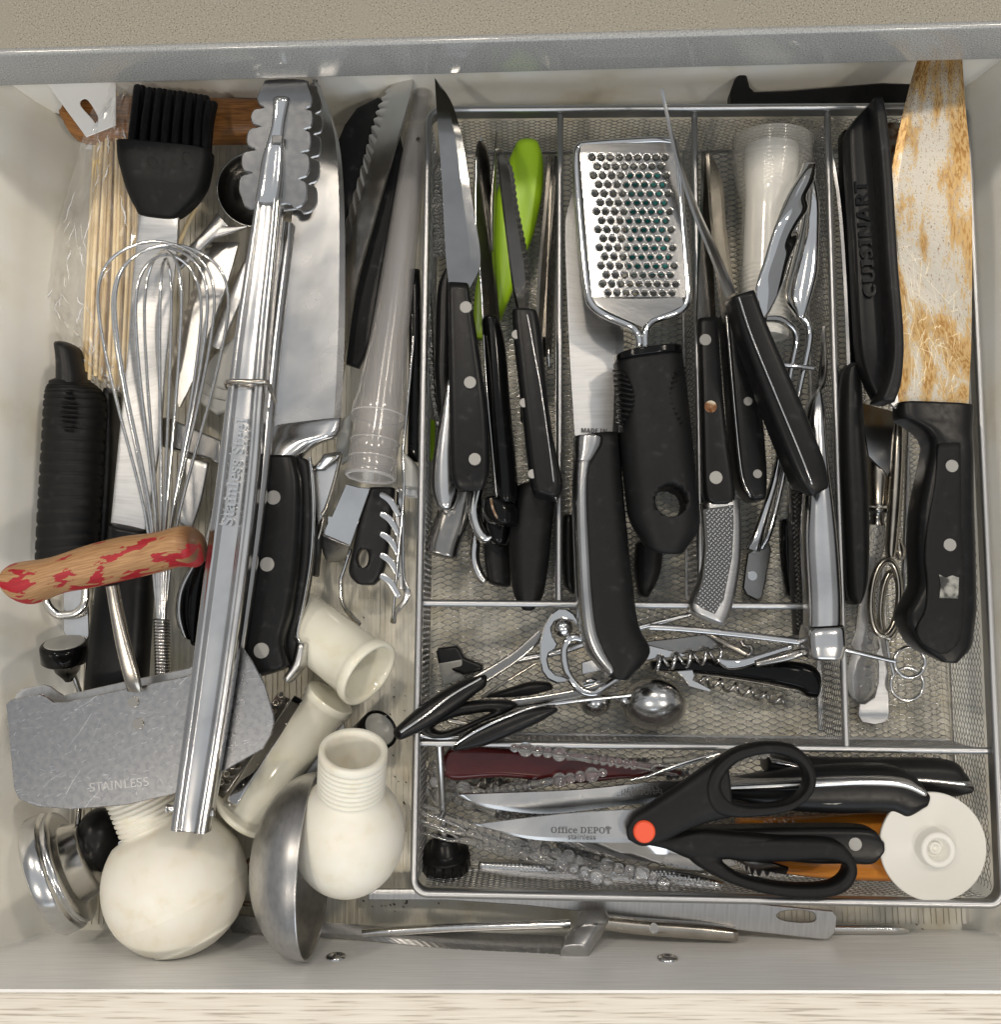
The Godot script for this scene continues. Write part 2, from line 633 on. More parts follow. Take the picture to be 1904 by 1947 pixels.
func materials() -> void:
	# roughness maps
	var r_fine := noise_tex(0.06, [0.0, grey(0.7), 1.0, grey(1.0)], false, 512, FastNoiseLite.TYPE_SIMPLEX_SMOOTH, 4, 3)
	var smudge := noise_tex(0.008, [0.0, grey(0.55), 0.45, grey(0.8), 1.0, grey(1.0)], false, 512, FastNoiseLite.TYPE_SIMPLEX_SMOOTH, 5, 5)
	var tint := noise_tex(0.012, [0.0, grey(0.90), 0.5, grey(0.97), 1.0, grey(1.0)], false, 512, FastNoiseLite.TYPE_SIMPLEX_SMOOTH, 5, 8)
	var bump := noise_tex(0.05, [], false, 512, FastNoiseLite.TYPE_SIMPLEX_SMOOTH, 3, 11)
	# steels: [name, colour, roughness, streak scale across, streak scale along, bump]
	for s in [["steel", 0.66, 0.24, 0.5, 0.5, 0.0], ["brushed", 0.60, 0.38, 9.0, 0.5, 0.002], ["mirror", 0.68, 0.08, 0.4, 0.4, 0.0], ["pewter", 0.30, 0.27, 0.6, 0.6, 0.0], ["satin", 0.50, 0.30, 0.6, 0.6, 0.0], ["dull", 0.50, 0.42, 5.0, 2.0, 0.001], ["darkmirror", 0.34, 0.13, 0.5, 0.5, 0.0], ["dark", 0.30, 0.26, 0.5, 0.5, 0.0], ["wire", 0.74, 0.16, 4.0, 1.0, 0.0], ["aged", 0.48, 0.30, 1.0, 1.0, 0.0]]:
		var k: float = s[1]
		var c := lin(k, k * 0.99, k * 0.975)
		if s[0] == "aged": c = lin(k, k * 0.92, k * 0.80)
		if s[0] == "dark": c = lin(k, k * 0.97, k * 0.92)
		var m := mat(s[0], c, s[2], 1.0)
		m.roughness_texture = smudge if s[0] in ["steel", "mirror", "wire", "satin", "aged"] else r_fine
		m.albedo_texture = tint
		m.uv1_scale = Vector3(s[3], s[4], 1)
		if s[5] > 0:
			m.heightmap_enabled = true
			m.heightmap_texture = bump
			m.heightmap_scale = s[5]
	# scratched flat steel of the chopper
	var im := Image.create(512, 512, false, Image.FORMAT_RGB8)
	im.fill(grey(0.64))
	var rr := RandomNumberGenerator.new(); rr.seed = 4
	for i in 900:
		var p := Vector2(rr.randf() * 512, rr.randf() * 512)
		var ang := rr.randfn(-0.30, 0.35) if rr.randf() < 0.8 else rr.randf() * PI
		var k := rr.randf_range(0.15, 0.6)
		var l := rr.randf_range(3, 16)
		if i % 12 == 0: l = rr.randf_range(30, 90); k = rr.randf_range(0.1, 0.35)
		if i % 5 == 0: k = rr.randf_range(0.6, 1.0)
		var mid := p + Vector2(cos(ang), sin(ang)) * l * 0.5
		line_on(im, p, mid, grey(1.0), k)
		line_on(im, mid, mid + Vector2(cos(ang + 0.12), sin(ang + 0.12)) * l * 0.5, grey(1.0), k * 0.7)
	var scr := ImageTexture.create_from_image(im)
	var ms := mat("scratched", lin(0.86, 0.86, 0.87), 0.34, 1.0)
	ms.albedo_texture = scr; ms.uv1_scale = Vector3(0.9, 0.9, 1)
	ms.roughness_texture = r_fine
	# blacks
	var dust := noise_tex(0.03, [0.0, grey(0.75), 0.6, grey(0.85), 0.85, grey(1.0), 1.0, Color(1, 1, 1)], false, 512, FastNoiseLite.TYPE_SIMPLEX_SMOOTH, 5, 21)
	var scuff := noise_tex(0.012, [0.0, grey(0.48), 0.68, grey(0.51), 0.78, grey(0.56), 0.87, grey(0.68), 1.0, grey(0.9)], false, 512, FastNoiseLite.TYPE_SIMPLEX_SMOOTH, 6, 23)
	for s in [["black", 0.032, 0.40], ["soft", 0.026, 0.6], ["gloss", 0.016, 0.14], ["char", 0.055, 0.46], ["navy", 0.022, 0.55]]:
		var k: float = s[1]
		var m := mat(s[0], lin(k, k, k * (1.25 if s[0] == "navy" else 1.04)), s[2])
		m.roughness_texture = dust
		m.albedo_texture = scuff
		m.metallic_specular = 0.32
		m.uv1_triplanar = true; m.uv1_scale = Vector3(14, 14, 14)
		if s[0] != "gloss":
			m.heightmap_enabled = true; m.heightmap_texture = bump; m.heightmap_scale = 0.0012
	# plastics
	var soil := noise_tex(0.01, [0.0, Color(0.93, 0.90, 0.83), 0.3, Color(0.98, 0.975, 0.95), 1.0, Color(1, 1, 1)], false, 512, FastNoiseLite.TYPE_SIMPLEX_SMOOTH, 5, 31)
	var mw := mat("white", lin(0.79, 0.765, 0.70), 0.48)
	mw.albedo_texture = soil; mw.uv1_triplanar = true; mw.uv1_scale = Vector3(12, 12, 12)
	mw.subsurf_scatter_enabled = true; mw.subsurf_scatter_strength = 0.08
	var mc := mat("cream", lin(0.83, 0.815, 0.72), 0.14)
	mc.albedo_texture = soil; mc.uv1_triplanar = true; mc.uv1_scale = Vector3(9, 9, 9)
	mat("milky", lin(0.74, 0.73, 0.68), 0.4).backlight_enabled = true
	M.milky.backlight = Color(0.5, 0.5, 0.48)
	var gc := mat("greyplastic", lin(0.36, 0.36, 0.34), 0.4)
	gc.roughness_texture = dust; gc.uv1_triplanar = true; gc.uv1_scale = Vector3(14, 14, 14)
	mat("lime", lin(0.30, 0.50, 0.015), 0.38)
	mat("teal", lin(0.01, 0.22, 0.20), 0.4)
	mat("orange", lin(0.75, 0.085, 0.03), 0.4)
	mat("darkred", lin(0.052, 0.006, 0.006), 0.14)
	var am := mat("amber", lin(0.62, 0.23, 0.03), 0.14)
	am.subsurf_scatter_enabled = true; am.subsurf_scatter_strength = 0.2
	var gl := mat("clear", lin(0.92, 0.92, 0.92), 0.05)
	gl.transparency = BaseMaterial3D.TRANSPARENCY_ALPHA; gl.albedo_color.a = 0.11
	gl.metallic_specular = 0.5
	var cy := mat("crystal", lin(0.97, 0.97, 0.97), 0.02)
	cy.transparency = BaseMaterial3D.TRANSPARENCY_ALPHA; cy.albedo_color.a = 0.05
	cy.refraction_enabled = true; cy.refraction_scale = 0.05
	var fm := mat("film", lin(0.9, 0.9, 0.9), 0.14)
	fm.transparency = BaseMaterial3D.TRANSPARENCY_ALPHA; fm.albedo_color.a = 0.12
	var ff := mat("foldglint", lin(0.9, 0.9, 0.9), 0.1)  # whitish film for creases that paint in glints
	ff.transparency = BaseMaterial3D.TRANSPARENCY_ALPHA; ff.albedo_color.a = 0.6
	var tb := mat("smoky", lin(0.40, 0.385, 0.38), 0.13)
	tb.transparency = BaseMaterial3D.TRANSPARENCY_ALPHA; tb.albedo_color.a = 0.27
	var sr := mat("smokyrim", lin(0.62, 0.60, 0.58), 0.15)
	sr.transparency = BaseMaterial3D.TRANSPARENCY_ALPHA; sr.albedo_color.a = 0.5
	var cs := mat("clearshell", lin(0.7, 0.68, 0.62), 0.15)
	cs.transparency = BaseMaterial3D.TRANSPARENCY_ALPHA; cs.albedo_color.a = 0.26
	# woods
	var wood := mat("wood", lin(1, 1, 1), 0.5)
	wood.albedo_texture = noise_tex(0.02, [0.0, Color(0.36, 0.22, 0.10), 0.5, Color(0.56, 0.37, 0.18), 1.0, Color(0.68, 0.48, 0.26)], false, 512, FastNoiseLite.TYPE_SIMPLEX_SMOOTH, 5, 41)
	wood.uv1_scale = Vector3(0.5, 6, 1)
	var bam := mat("bamboo", lin(1, 1, 1), 0.6)
	bam.albedo_texture = noise_tex(0.02, [0.0, Color(0.90, 0.78, 0.57), 0.5, Color(0.96, 0.87, 0.68), 1.0, Color(1.0, 0.94, 0.80)], false, 256, FastNoiseLite.TYPE_SIMPLEX_SMOOTH, 4, 43)
	bam.uv1_scale = Vector3(0.7, 9, 1)
	var bm2 := mat("bamboo2", lin(0.72, 0.66, 0.55), 0.6)
	bm2.albedo_texture = bam.albedo_texture; bm2.uv1_scale = Vector3(0.9, 7, 1)
	# worn red paint on wood
	var n1 := FastNoiseLite.new(); n1.seed = 7; n1.frequency = 0.0115; n1.fractal_octaves = 5
	var n2 := FastNoiseLite.new(); n2.seed = 9; n2.frequency = 0.03; n2.fractal_octaves = 4
	var pw := mat("paintedwood", Color(1, 1, 1), 0.55)
	pw.albedo_texture = image_tex(512, 512, func(x, y):
		var v := float(y) / 512.0
		var u := float(x) / 512.0
		var band := 0.30 * cos(TAU * (v - 0.0)) - 0.13 + 0.10 * smoothstep(0.28, 0.08, u)
		var a := n1.get_noise_2d(x * 0.7, y * 1.5) * 1.15 + band
		var g := n2.get_noise_2d(x * 0.35, y * 5.0)
		var w := Color(0.70, 0.54, 0.37).lerp(Color(0.56, 0.41, 0.26), clampf(0.5 + g * 0.9, 0, 1))
		var dark := clampf((u - 0.93) * 16.0, 0, 1)
		w = w.lerp(Color(0.36, 0.22, 0.12), dark * 0.75)
		if a > 0.19: return Color(0.66, 0.07, 0.13).lerp(Color(0.55, 0.05, 0.10), clampf(0.5 + g, 0, 1))
		if a > 0.18: return Color(0.50, 0.20, 0.14)
		return w)
	# rusty blade: u along, v round the section (first half is the upper face)
	var n3 := FastNoiseLite.new(); n3.seed = 17; n3.frequency = 0.012; n3.fractal_octaves = 5
	var n4 := FastNoiseLite.new(); n4.seed = 19; n4.frequency = 0.05; n4.fractal_octaves = 3
	var rim := Image.create(1024, 512, false, Image.FORMAT_RGB8)
	for y in 512:
		for x in 1024:
			var u := x / 1024.0
			var v := y / 512.0
			# a pale smeared middle, golden stain round it, brown freckles towards the edge and the tip
			var big := n3.get_noise_2d(x * 0.35, y * 1.0)
			var fine := n4.get_noise_2d(x * 0.7, y * 1.8)
			var bite := n4.get_noise_2d(x * 3.0 + 500, y * 3.0)
			var mid := smoothstep(0.05, 0.20, v) * smoothstep(0.52, 0.36, v) * smoothstep(0.06, 0.22, u) * smoothstep(0.80, 0.60, u)
			var w := big * 1.0 + fine * 0.5 + bite * 0.25 + 0.62 * mid - 0.22 + 0.25 * smoothstep(0.9, 0.97, u)
			var st := n4.get_noise_2d(x * 9.0, y * 0.25) * 0.05
			var pale := Color(0.72, 0.70, 0.66) * (1.0 + st)
			var gold := Color(0.70, 0.585, 0.40).lerp(Color(0.60, 0.45, 0.25), smoothstep(-0.1, 0.5, fine - big * 0.5))
			var col := gold.lerp(pale, smoothstep(-0.30, 0.32, w))
			var fr := bite * 0.7 + fine * 0.6 + 0.25 * smoothstep(0.3, 0.05, u) + 0.12 * smoothstep(0.36, 0.48, v)
			col = col.lerp(Color(0.42, 0.28, 0.15), 0.55 * smoothstep(0.34, 0.55, fr))
			rim.set_pixel(x, y, col)
	for i in 90:
		var a := Vector2(rr.randf_range(560, 940), rr.randf_range(30, 225))
		var ang := rr.randfn(0.0, 0.6)
		for w in 2:
			line_on(rim, a + Vector2(0, w), a + Vector2(0, w) + Vector2(cos(ang), sin(ang)) * rr.randf_range(20, 75), Color(0.92, 0.88, 0.78), rr.randf_range(0.3, 0.85))
	var rt := ImageTexture.create_from_image(rim)
	var rb := mat("rusty", Color(1, 1, 1), 0.40, 0.7)
	rb.albedo_texture = rt
	rb.heightmap_enabled = true; rb.heightmap_texture = rt; rb.heightmap_scale = 0.002
	var ru := mat("ruststeel", lin(1, 1, 1), 0.5, 0.8)
	ru.albedo_texture = noise_tex(0.02, [0.0, Color(0.30, 0.17, 0.09), 0.4, Color(0.50, 0.38, 0.28), 0.6, Color(0.66, 0.62, 0.56), 1.0, Color(0.75, 0.73, 0.68)], false, 256, FastNoiseLite.TYPE_SIMPLEX_SMOOTH, 5, 53)
	ru.uv1_triplanar = true; ru.uv1_scale = Vector3(30, 30, 30)
	# room surfaces
	var wl := mat("liner", lin(0.80, 0.78, 0.72), 0.5)
	wl.albedo_texture = noise_tex(0.012, [0.0, Color(0.90, 0.87, 0.80), 0.4, Color(0.98, 0.97, 0.94), 1.0, Color(1, 1, 1)], false, 512, FastNoiseLite.TYPE_SIMPLEX_SMOOTH, 6, 61)
	wl.uv1_triplanar = true; wl.uv1_scale = Vector3(5, 5, 5)
	var wa := mat("wallwhite", lin(0.83, 0.825, 0.80), 0.3)
	wa.albedo_texture = wl.albedo_texture; wa.uv1_triplanar = true; wa.uv1_scale = Vector3(3, 3, 3)
	var lam := mat("laminate", Color(1, 1, 1), 0.5)
	lam.albedo_texture = noise_tex(0.012, [0.0, Color(0.58, 0.54, 0.49), 0.26, Color(0.70, 0.665, 0.61), 0.36, Color(0.81, 0.78, 0.73), 0.6, Color(0.835, 0.81, 0.76), 1.0, Color(0.87, 0.85, 0.81)], false, 1024, FastNoiseLite.TYPE_SIMPLEX_SMOOTH, 5, 71)
	lam.uv1_triplanar = true; lam.uv1_scale = Vector3(1.6, 52, 52)
	var inn := mat("innerface", Color(1, 1, 1), 0.32)
	inn.albedo_texture = noise_tex(0.02, [0.0, Color(0.84, 0.84, 0.835), 0.5, Color(0.905, 0.905, 0.90), 1.0, Color(0.95, 0.95, 0.945)], false, 512, FastNoiseLite.TYPE_SIMPLEX_SMOOTH, 4, 73)
	inn.uv1_triplanar = true; inn.uv1_scale = Vector3(2.0, 60, 60)
	var qz := mat("quartz", Color(1, 1, 1), 0.40)
	qz.albedo_texture = noise_tex(0.16, [0.0, Color(0.16, 0.15, 0.12), 0.17, Color(0.26, 0.24, 0.20), 0.25, Color(0.47, 0.45, 0.41), 0.3, Color(0.54, 0.52, 0.475), 0.68, Color(0.57, 0.55, 0.50), 0.78, Color(0.65, 0.63, 0.575), 1.0, Color(0.72, 0.70, 0.64)], false, 1024, FastNoiseLite.TYPE_SIMPLEX_SMOOTH, 3, 81)
	qz.metallic_specular = 0.35
	qz.uv1_triplanar = true; qz.uv1_scale = Vector3(6, 6, 6)
	var qe := mat("quartz_lit_edge", Color(1, 1, 1), 0.12)
	qe.albedo_texture = noise_tex(0.16, [0.0, Color(0.26, 0.26, 0.25), 0.17, Color(0.36, 0.36, 0.35), 0.25, Color(0.56, 0.565, 0.56), 0.68, Color(0.64, 0.645, 0.64), 0.8, Color(0.70, 0.70, 0.69), 1.0, Color(0.76, 0.76, 0.75)], false, 1024, FastNoiseLite.TYPE_SIMPLEX_SMOOTH, 3, 83)  # same stone as the slab, lightened to cooler grey to paint in cool light
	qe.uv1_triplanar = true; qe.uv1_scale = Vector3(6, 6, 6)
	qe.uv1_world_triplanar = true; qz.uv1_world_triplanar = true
	mat("core", lin(0.85, 0.835, 0.79), 0.3)
	mat("rivet", lin(0.34, 0.335, 0.32), 0.62, 0.9)
	mat("crumb", lin(0.09, 0.06, 0.035), 0.8)
	mat("ink", lin(0.06, 0.06, 0.06), 0.6)
	mat("etch", lin(0.30, 0.25, 0.18), 0.5, 0.5)
	mat("card", lin(0.80, 0.80, 0.80), 0.5)
	var sticker := mat("sticker", Color(1, 1, 1), 0.7)
	sticker.albedo_texture = noise_tex(0.02, [0.0, Color(0.14, 0.14, 0.14), 0.42, Color(0.22, 0.22, 0.21), 0.6, Color(0.5, 0.5, 0.48), 1.0, Color(0.7, 0.69, 0.66)], false, 256, FastNoiseLite.TYPE_SIMPLEX_SMOOTH, 5, 91)
	sticker.uv1_scale = Vector3(2, 2, 1)
	var ham := mat("hammered", lin(0.42, 0.41, 0.39), 0.3, 1.0)
	ham.heightmap_enabled = true; ham.heightmap_texture = noise_tex(0.03, [], false, 512, FastNoiseLite.TYPE_CELLULAR, 1, 95); ham.heightmap_scale = 0.1
	ham.uv1_scale = Vector3(5, 5, 1)


# ---------- the tray ----------
var tray_o := Vector3()
var tray_x := Vector3()
var tray_z := Vector3()

func T(u: float, v: float, h: float) -> Vector3:
	return Vector3(tray_o.x, h * 0.001, tray_o.z) + tray_x * u + tray_z * v

func strand(length: float, period: float, amp: float, r: float, flatten := 0.6) -> ArrayMesh:
	var c := PackedVector3Array()
	var m := int(length / period * 10)
	for i in m + 1:
		var x := length * i / m
		var w: float = cos(TAU * x / period)
		c.append(Vector3(x, 0, signf(w) * pow(absf(w), 0.75) * amp))
	var rings := []
	for i in m + 1:
		var t := (c[mini(i + 1, m)] - c[maxi(i - 1, 0)]).normalized()
		var s := t.cross(Vector3.UP)
		rings.append(PackedVector3Array([c[i] + s * r, c[i] + Vector3.UP * r * flatten, c[i] - s * r, c[i] - Vector3.UP * r * flatten]))
	skin(rings)
	return mesh_of(Vector3())

func mesh_panel(called: String, o: Vector3, e: Vector3, f: Vector3, lu: float, lv: float, period: float, pitch: float, r: float) -> void:
	# expanded metal: wavy strands side by side that touch where they swing towards each other
	var st := strand(lu - period * 0.5, period, pitch * 0.47, r)
	var n := int(lv / pitch)
	var mm := MultiMesh.new()
	mm.transform_format = MultiMesh.TRANSFORM_3D
	mm.mesh = st
	mm.instance_count = n
	var up := f.cross(e).normalized()
	for i in n:
		var t := Transform3D(Basis(e, up, f), o - cur.position + f * (i + 0.5) * pitch + e * (period * 0.5 if i % 2 else 0.0))
		mm.set_instance_transform(i, t)
	var k := MultiMeshInstance3D.new()
	k.name = called
	k.multimesh = mm
	k.material_override = M.mesh
	k.set_meta("kind", "stuff")
	cur.add_child(k, true)

func rod(a: Vector3, b: Vector3, r: float) -> void:
	tube_w(PackedVector3Array([a, b]), [r], false, 12)

func build_tray() -> void:
	var mm := mat("mesh", lin(0.44, 0.44, 0.44), 0.24, 1.0)
	mm.albedo_texture = M.dull.albedo_texture
	mat("rim", lin(0.44, 0.445, 0.45), 0.40, 1.0)
	var tl := W(815, 205, 52); var tr := W(1843, 198, 52); var bl := W(778, 1697, 52)
	tray_x = (tr - tl).normalized(); tray_z = Vector3.UP.cross(tray_x) * -1.0
	tray_o = tl
	var wd := 0.2828; var dp := 0.403
	thing("cutlery_tray", "silver wire mesh cutlery tray with six compartments filling the right of the drawer", "cutlery tray", 1340, 960, 0)
	var r := 0.007
	var loop := PackedVector3Array()
	for k in 4:
		var cu := r if k in [0, 3] else wd - r
		var cv := r if k in [0, 1] else dp - r
		for i in 7:
			var a := PI + k * PI / 2 + PI / 2 * i / 6
			loop.append(T(cu + cos(a) * r, cv + sin(a) * r, 50))
	tube_w(loop, [1.9], true, 12)
	part("rim", M.rim)
	for lv in [[49.0, 42.0], [4.0, 1.2]]:
		var rings := []
		for p in loop:
			var c := T(wd / 2, dp / 2, 0)
			var d := Vector3(c.x - p.x, 0, c.z - p.z).normalized() * 0.0009
			var a := Vector3(p.x, lv[0] * 0.001, p.z); var b := Vector3(p.x, lv[1] * 0.001, p.z)
			rings.append(PackedVector3Array([a, a + d, b + d, b]))
		skin(rings, false, true, true)
		part("rim_band" if lv[0] > 10 else "base_band", M.rim)
	# floor and outer walls of expanded metal
	mesh_panel("floor_mesh", T(0.002, 0.002, 3), tray_x, tray_z, wd - 0.004, dp - 0.004, 0.0086, 0.00155, 0.00027)
	var Y := Vector3.UP
	for w in [[T(0.001, 0.004, 3), tray_z, dp - 0.008], [T(wd - 0.001, 0.004, 3), tray_z, dp - 0.008], [T(0.004, 0.001, 3), tray_x, wd - 0.008], [T(0.004, dp - 0.001, 3), tray_x, wd - 0.008]]:
		mesh_panel("wall_mesh", w[0], w[1], Y, w[2], 0.039, 0.0060, 0.0017, 0.00030)
	# dividers: px of both ends of the top rod
	for d in [[1066, 222, 1061, 1141], [1321, 218, 1312, 1145], [1574, 222, 1604, 1418], [800, 1146, 1590, 1152], [784, 1412, 1880, 1432]]:
		var a := W(d[0], d[1], 46); var b := W(d[2], d[3], 46)
		var ua := tray_x.dot(a - tray_o); var va := tray_z.dot(a - tray_o); var ub := tray_x.dot(b - tray_o); var vb := tray_z.dot(b - tray_o)
		if absf(ub - ua) < absf(vb - va):
			ub = ua
			if va < 0.012: va = 0.001
		else:
			vb = va
			if ua < 0.012: ua = 0.001
			if ub > wd - 0.012: ub = wd - 0.001
		a = T(ua, va, 46); b = T(ub, vb, 46)
		rod(a, b, 1.7)
		part("divider_rod", M.rim)
		var e := (b - a).normalized()
		mesh_panel("divider_mesh", Vector3(a.x, 0.003, a.z) + e * 0.001, e, Y, a.distance_to(b) - 0.002, 0.042, 0.0060, 0.0017, 0.00028)
		var sd := e.cross(Y) * 0.0006
		box((a + b) * 0.5 - Vector3(0, 0.0425, 0), e * a.distance_to(b) * 0.49, Y * 0.0012, e.cross(Y) * 0.0011)
		part("divider_foot", M.rim)


# ---------- drawer and counter ----------
func build_drawer() -> void:
	thing("kitchen_drawer", "open white kitchen drawer with ribbed cream liner and pale wood-grain front", "drawer", 952, 1000, 0)
	var xl := -0.262; var xr := 0.2365; var zb := -0.294; var zf := 0.1615
	var X := Vector3.RIGHT; var Y := Vector3.UP; var Z := Vector3.BACK
	box(Vector3((xl + xr) / 2, -0.006, (zb + zf) / 2), X * ((xr - xl) / 2 + 0.02), Y * 0.006, Z * ((zf - zb) / 2))
	part("base_panel", M.liner)
	var n := 0
	var x := xl + 0.009
	while x < xr - 0.006:
		box(Vector3(x, 0.0002, (zb + zf) / 2 + 0.002), X * (0.0010 if n % 2 else 0.0004), Y * 0.0006, Z * ((zf - zb) / 2 - 0.005))
		x += 0.0033; n += 1
	var rb := part("liner_rib", M.liner)
	rb.set_meta("kind", "stuff")
	# side walls lean out a little and meet the floor in a cove
	for s in [-1.0, 1.0]:
		var x0: float = xl if s < 0 else xr
		var prof := [Vector2(0.012, 0.0004), Vector2(0.0035, 0.0012), Vector2(0.0, 0.004), Vector2(-0.003, 0.010), Vector2(-0.013, 0.034), Vector2(-0.026, 0.085), Vector2(-0.038, 0.085), Vector2(-0.038, -0.006), Vector2(0.012, -0.006)]
		var rings := []
		for z in [zb, lerpf(zb, zf, 0.33), lerpf(zb, zf, 0.66), zf + 0.003]:
			var p := PackedVector3Array()
			for v in prof: p.append(Vector3(x0 - s * v.x, v.y, z))
			rings.append(p)
		skin(rings)
		part("side_panel", M.wallwhite)
	box(Vector3((xl + xr) / 2, 0.040, zb - 0.008), X * 0.29, Y * 0.046, Z * 0.008)
	part("back_panel", M.wallwhite)
	# front: inner face and grained top edge
	box(Vector3(-0.012, 0.040, zf + 0.0055), X * 0.33, Y * 0.046, Z * 0.0055)
	var fp := part("front_panel", M.innerface)
	plate_box(Vector3(-0.012, 0.0395, zf + 0.0011 + 0.0115), 0.33, 0.0475, 0.0113)
	part("front_board", M.laminate)
	for p in [[639, 1821], [1270, 1824]]:
		var d: Vector3 = ax * Vector3((p[0] - CX) / F, -(p[1] - CY) / F, -1.0)
		var c := cam + d * (zf / d.z)
		lathe(c + Vector3(0, 0, 0.001), c - Vector3(0, 0, 0.01), [0, 5.0, 1.6, 5.0, 2.2, 4.6, 2.5, 4.0, 2.5, 2.9, 1.7, 2.4, 1.7, 1.6, 2.3, 1.4, 2.3, 0.1], 28)
		part("screw", M.steel, fp)

func plate_box(c: Vector3, hx: float, hy: float, hz: float) -> void:
	# a board with its long edges rounded
	var rings := []
	var r := 0.0012
	for x in [-hx, -hx * 0.33, hx * 0.33, hx]:
		var p := PackedVector3Array()
		for k in 4:
			var cy := hy - r if k in [0, 1] else -hy + r
			var cz := hz - r if k in [0, 3] else -hz + r
			for i in 4:
				var a := k * PI / 2 + PI / 2 * i / 3
				p.append(c + Vector3(x, cy + sin(a) * r, cz + cos(a) * r))
		rings.append(p)
	skin(rings)

func slab(z0: float, z1: float, r: float) -> void:
	# stone between z0 (back) and z1 (front), its two front edges eased by r
	var rings := []
	for x in [-0.75, -0.25, 0.25, 0.75]:
		var p := PackedVector3Array([Vector3(x, 0.097, z0)])
		for i in 4:
			var t: float = PI / 2 * i / 3.0
			p.append(Vector3(x, 0.097 + r - r * cos(t), z1 - r + r * sin(t)))
		for i in 4:
			var t: float = PI / 2 * i / 3.0
			p.append(Vector3(x, 0.123 - r + r * sin(t), z1 - r + r * cos(t)))
		p.append(Vector3(x, 0.123, z0))
		rings.append(p)
	skin(rings, true, r < 0.0001)

func build_counter() -> void:
	thing("countertop", "speckled beige quartz countertop overhanging the back of the drawer", "countertop", 952, 60, 97)
	slab(-0.86, -0.2680, 0.00001)
	part("slab", M.quartz)
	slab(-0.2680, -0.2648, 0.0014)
	part("polished_lit_edge", M.quartz_lit_edge)  # glossy front edge; its greyer colour stands in for cool light


func _ready() -> void:
	rng.seed = 12
	# camera
	var d := Vector3(58, 213, 1850).normalized()
	var a := deg_to_rad(-0.57)
	var xc := Vector3(cos(a), sin(a), 0)
	var X := (xc - d * xc.dot(d)).normalized()
	var Y := -d
	var Z := X.cross(Y)
	ax = Basis(Vector3(X.x, Y.x, Z.x), -Vector3(X.y, Y.y, Z.y), -Vector3(X.z, Y.z, Z.z))
	var c := Camera3D.new()
	c.name = "camera"
	c.fov = rad_to_deg(2 * atan(CY / F))
	c.near = 0.02; c.far = 20
	c.transform = Transform3D(ax, cam)
	add_child(c)
	c.current = true
	# the room's light: pale walls and ceiling all round, warm downlights above the counter
	var e := Environment.new()
	e.background_mode = Environment.BG_COLOR
	e.background_color = lin(0.28, 0.285, 0.295)
	e.tonemap_mode = Environment.TONE_MAPPER_LINEAR
	e.tonemap_exposure = 1.0
	e.sdfgi_enabled = true; e.ssao_enabled = true; e.ssil_enabled = true
	var we := WorldEnvironment.new()
	we.name = "room_light"
	we.environment = e
	add_child(we)
	var warm := Color(1.0, 0.95, 0.88)
	var lamps := [["downlight", Vector3(-0.12, 1.75, -0.86), 0.62, warm, 0.07], ["downlight", Vector3(-0.98, 1.75, -0.80), 0.72, warm, 0.07], ["downlight", Vector3(0.98, 1.75, -0.80), 0.66, warm, 0.07], ["downlight", Vector3(-0.62, 1.75, 0.75), 0.75, warm, 0.07], ["downlight", Vector3(0.85, 1.75, 0.70), 0.75, warm, 0.07]]
	for l in lamps:
		var o := OmniLight3D.new()
		o.name = fresh(l[0])
		o.position = l[1]
		o.light_energy = l[2]
		o.light_color = l[3]
		o.light_size = l[4]
		o.omni_range = 6.0
		o.omni_attenuation = 2.0
		o.shadow_enabled = true
		add_child(o, true)
	for l in [[Vector3(0.4, 1.3, 2.4), Vector2(2.0, 1.5), 2.3, Color(0.92, 0.96, 1.0), Vector3(0, 0, 0)], [Vector3(0.0, 1.95, -0.1), Vector2(3.0, 3.0), 0.85, Color(0.93, 0.965, 1.0), Vector3(0, 0, -0.1001)]]:  # unseen added lights: cool frontal fill and an overhead panel for ceiling bounce
		var o := AreaLight3D.new()
		o.name = fresh("added_area_light")
		o.area_size = l[1]
		o.light_energy = l[2]
		o.light_color = l[3]
		o.area_range = 6.0
		o.shadow_enabled = true
		add_child(o, true)
		o.look_at_from_position(l[0], l[4], Vector3.UP)
	materials()
	build_counter()
	build_drawer()
	build_tray()
	left_things()
	knives_left()
	tray_left()
	tray_middle()
	tray_right()
	tray_front()
	drawer_front_things()


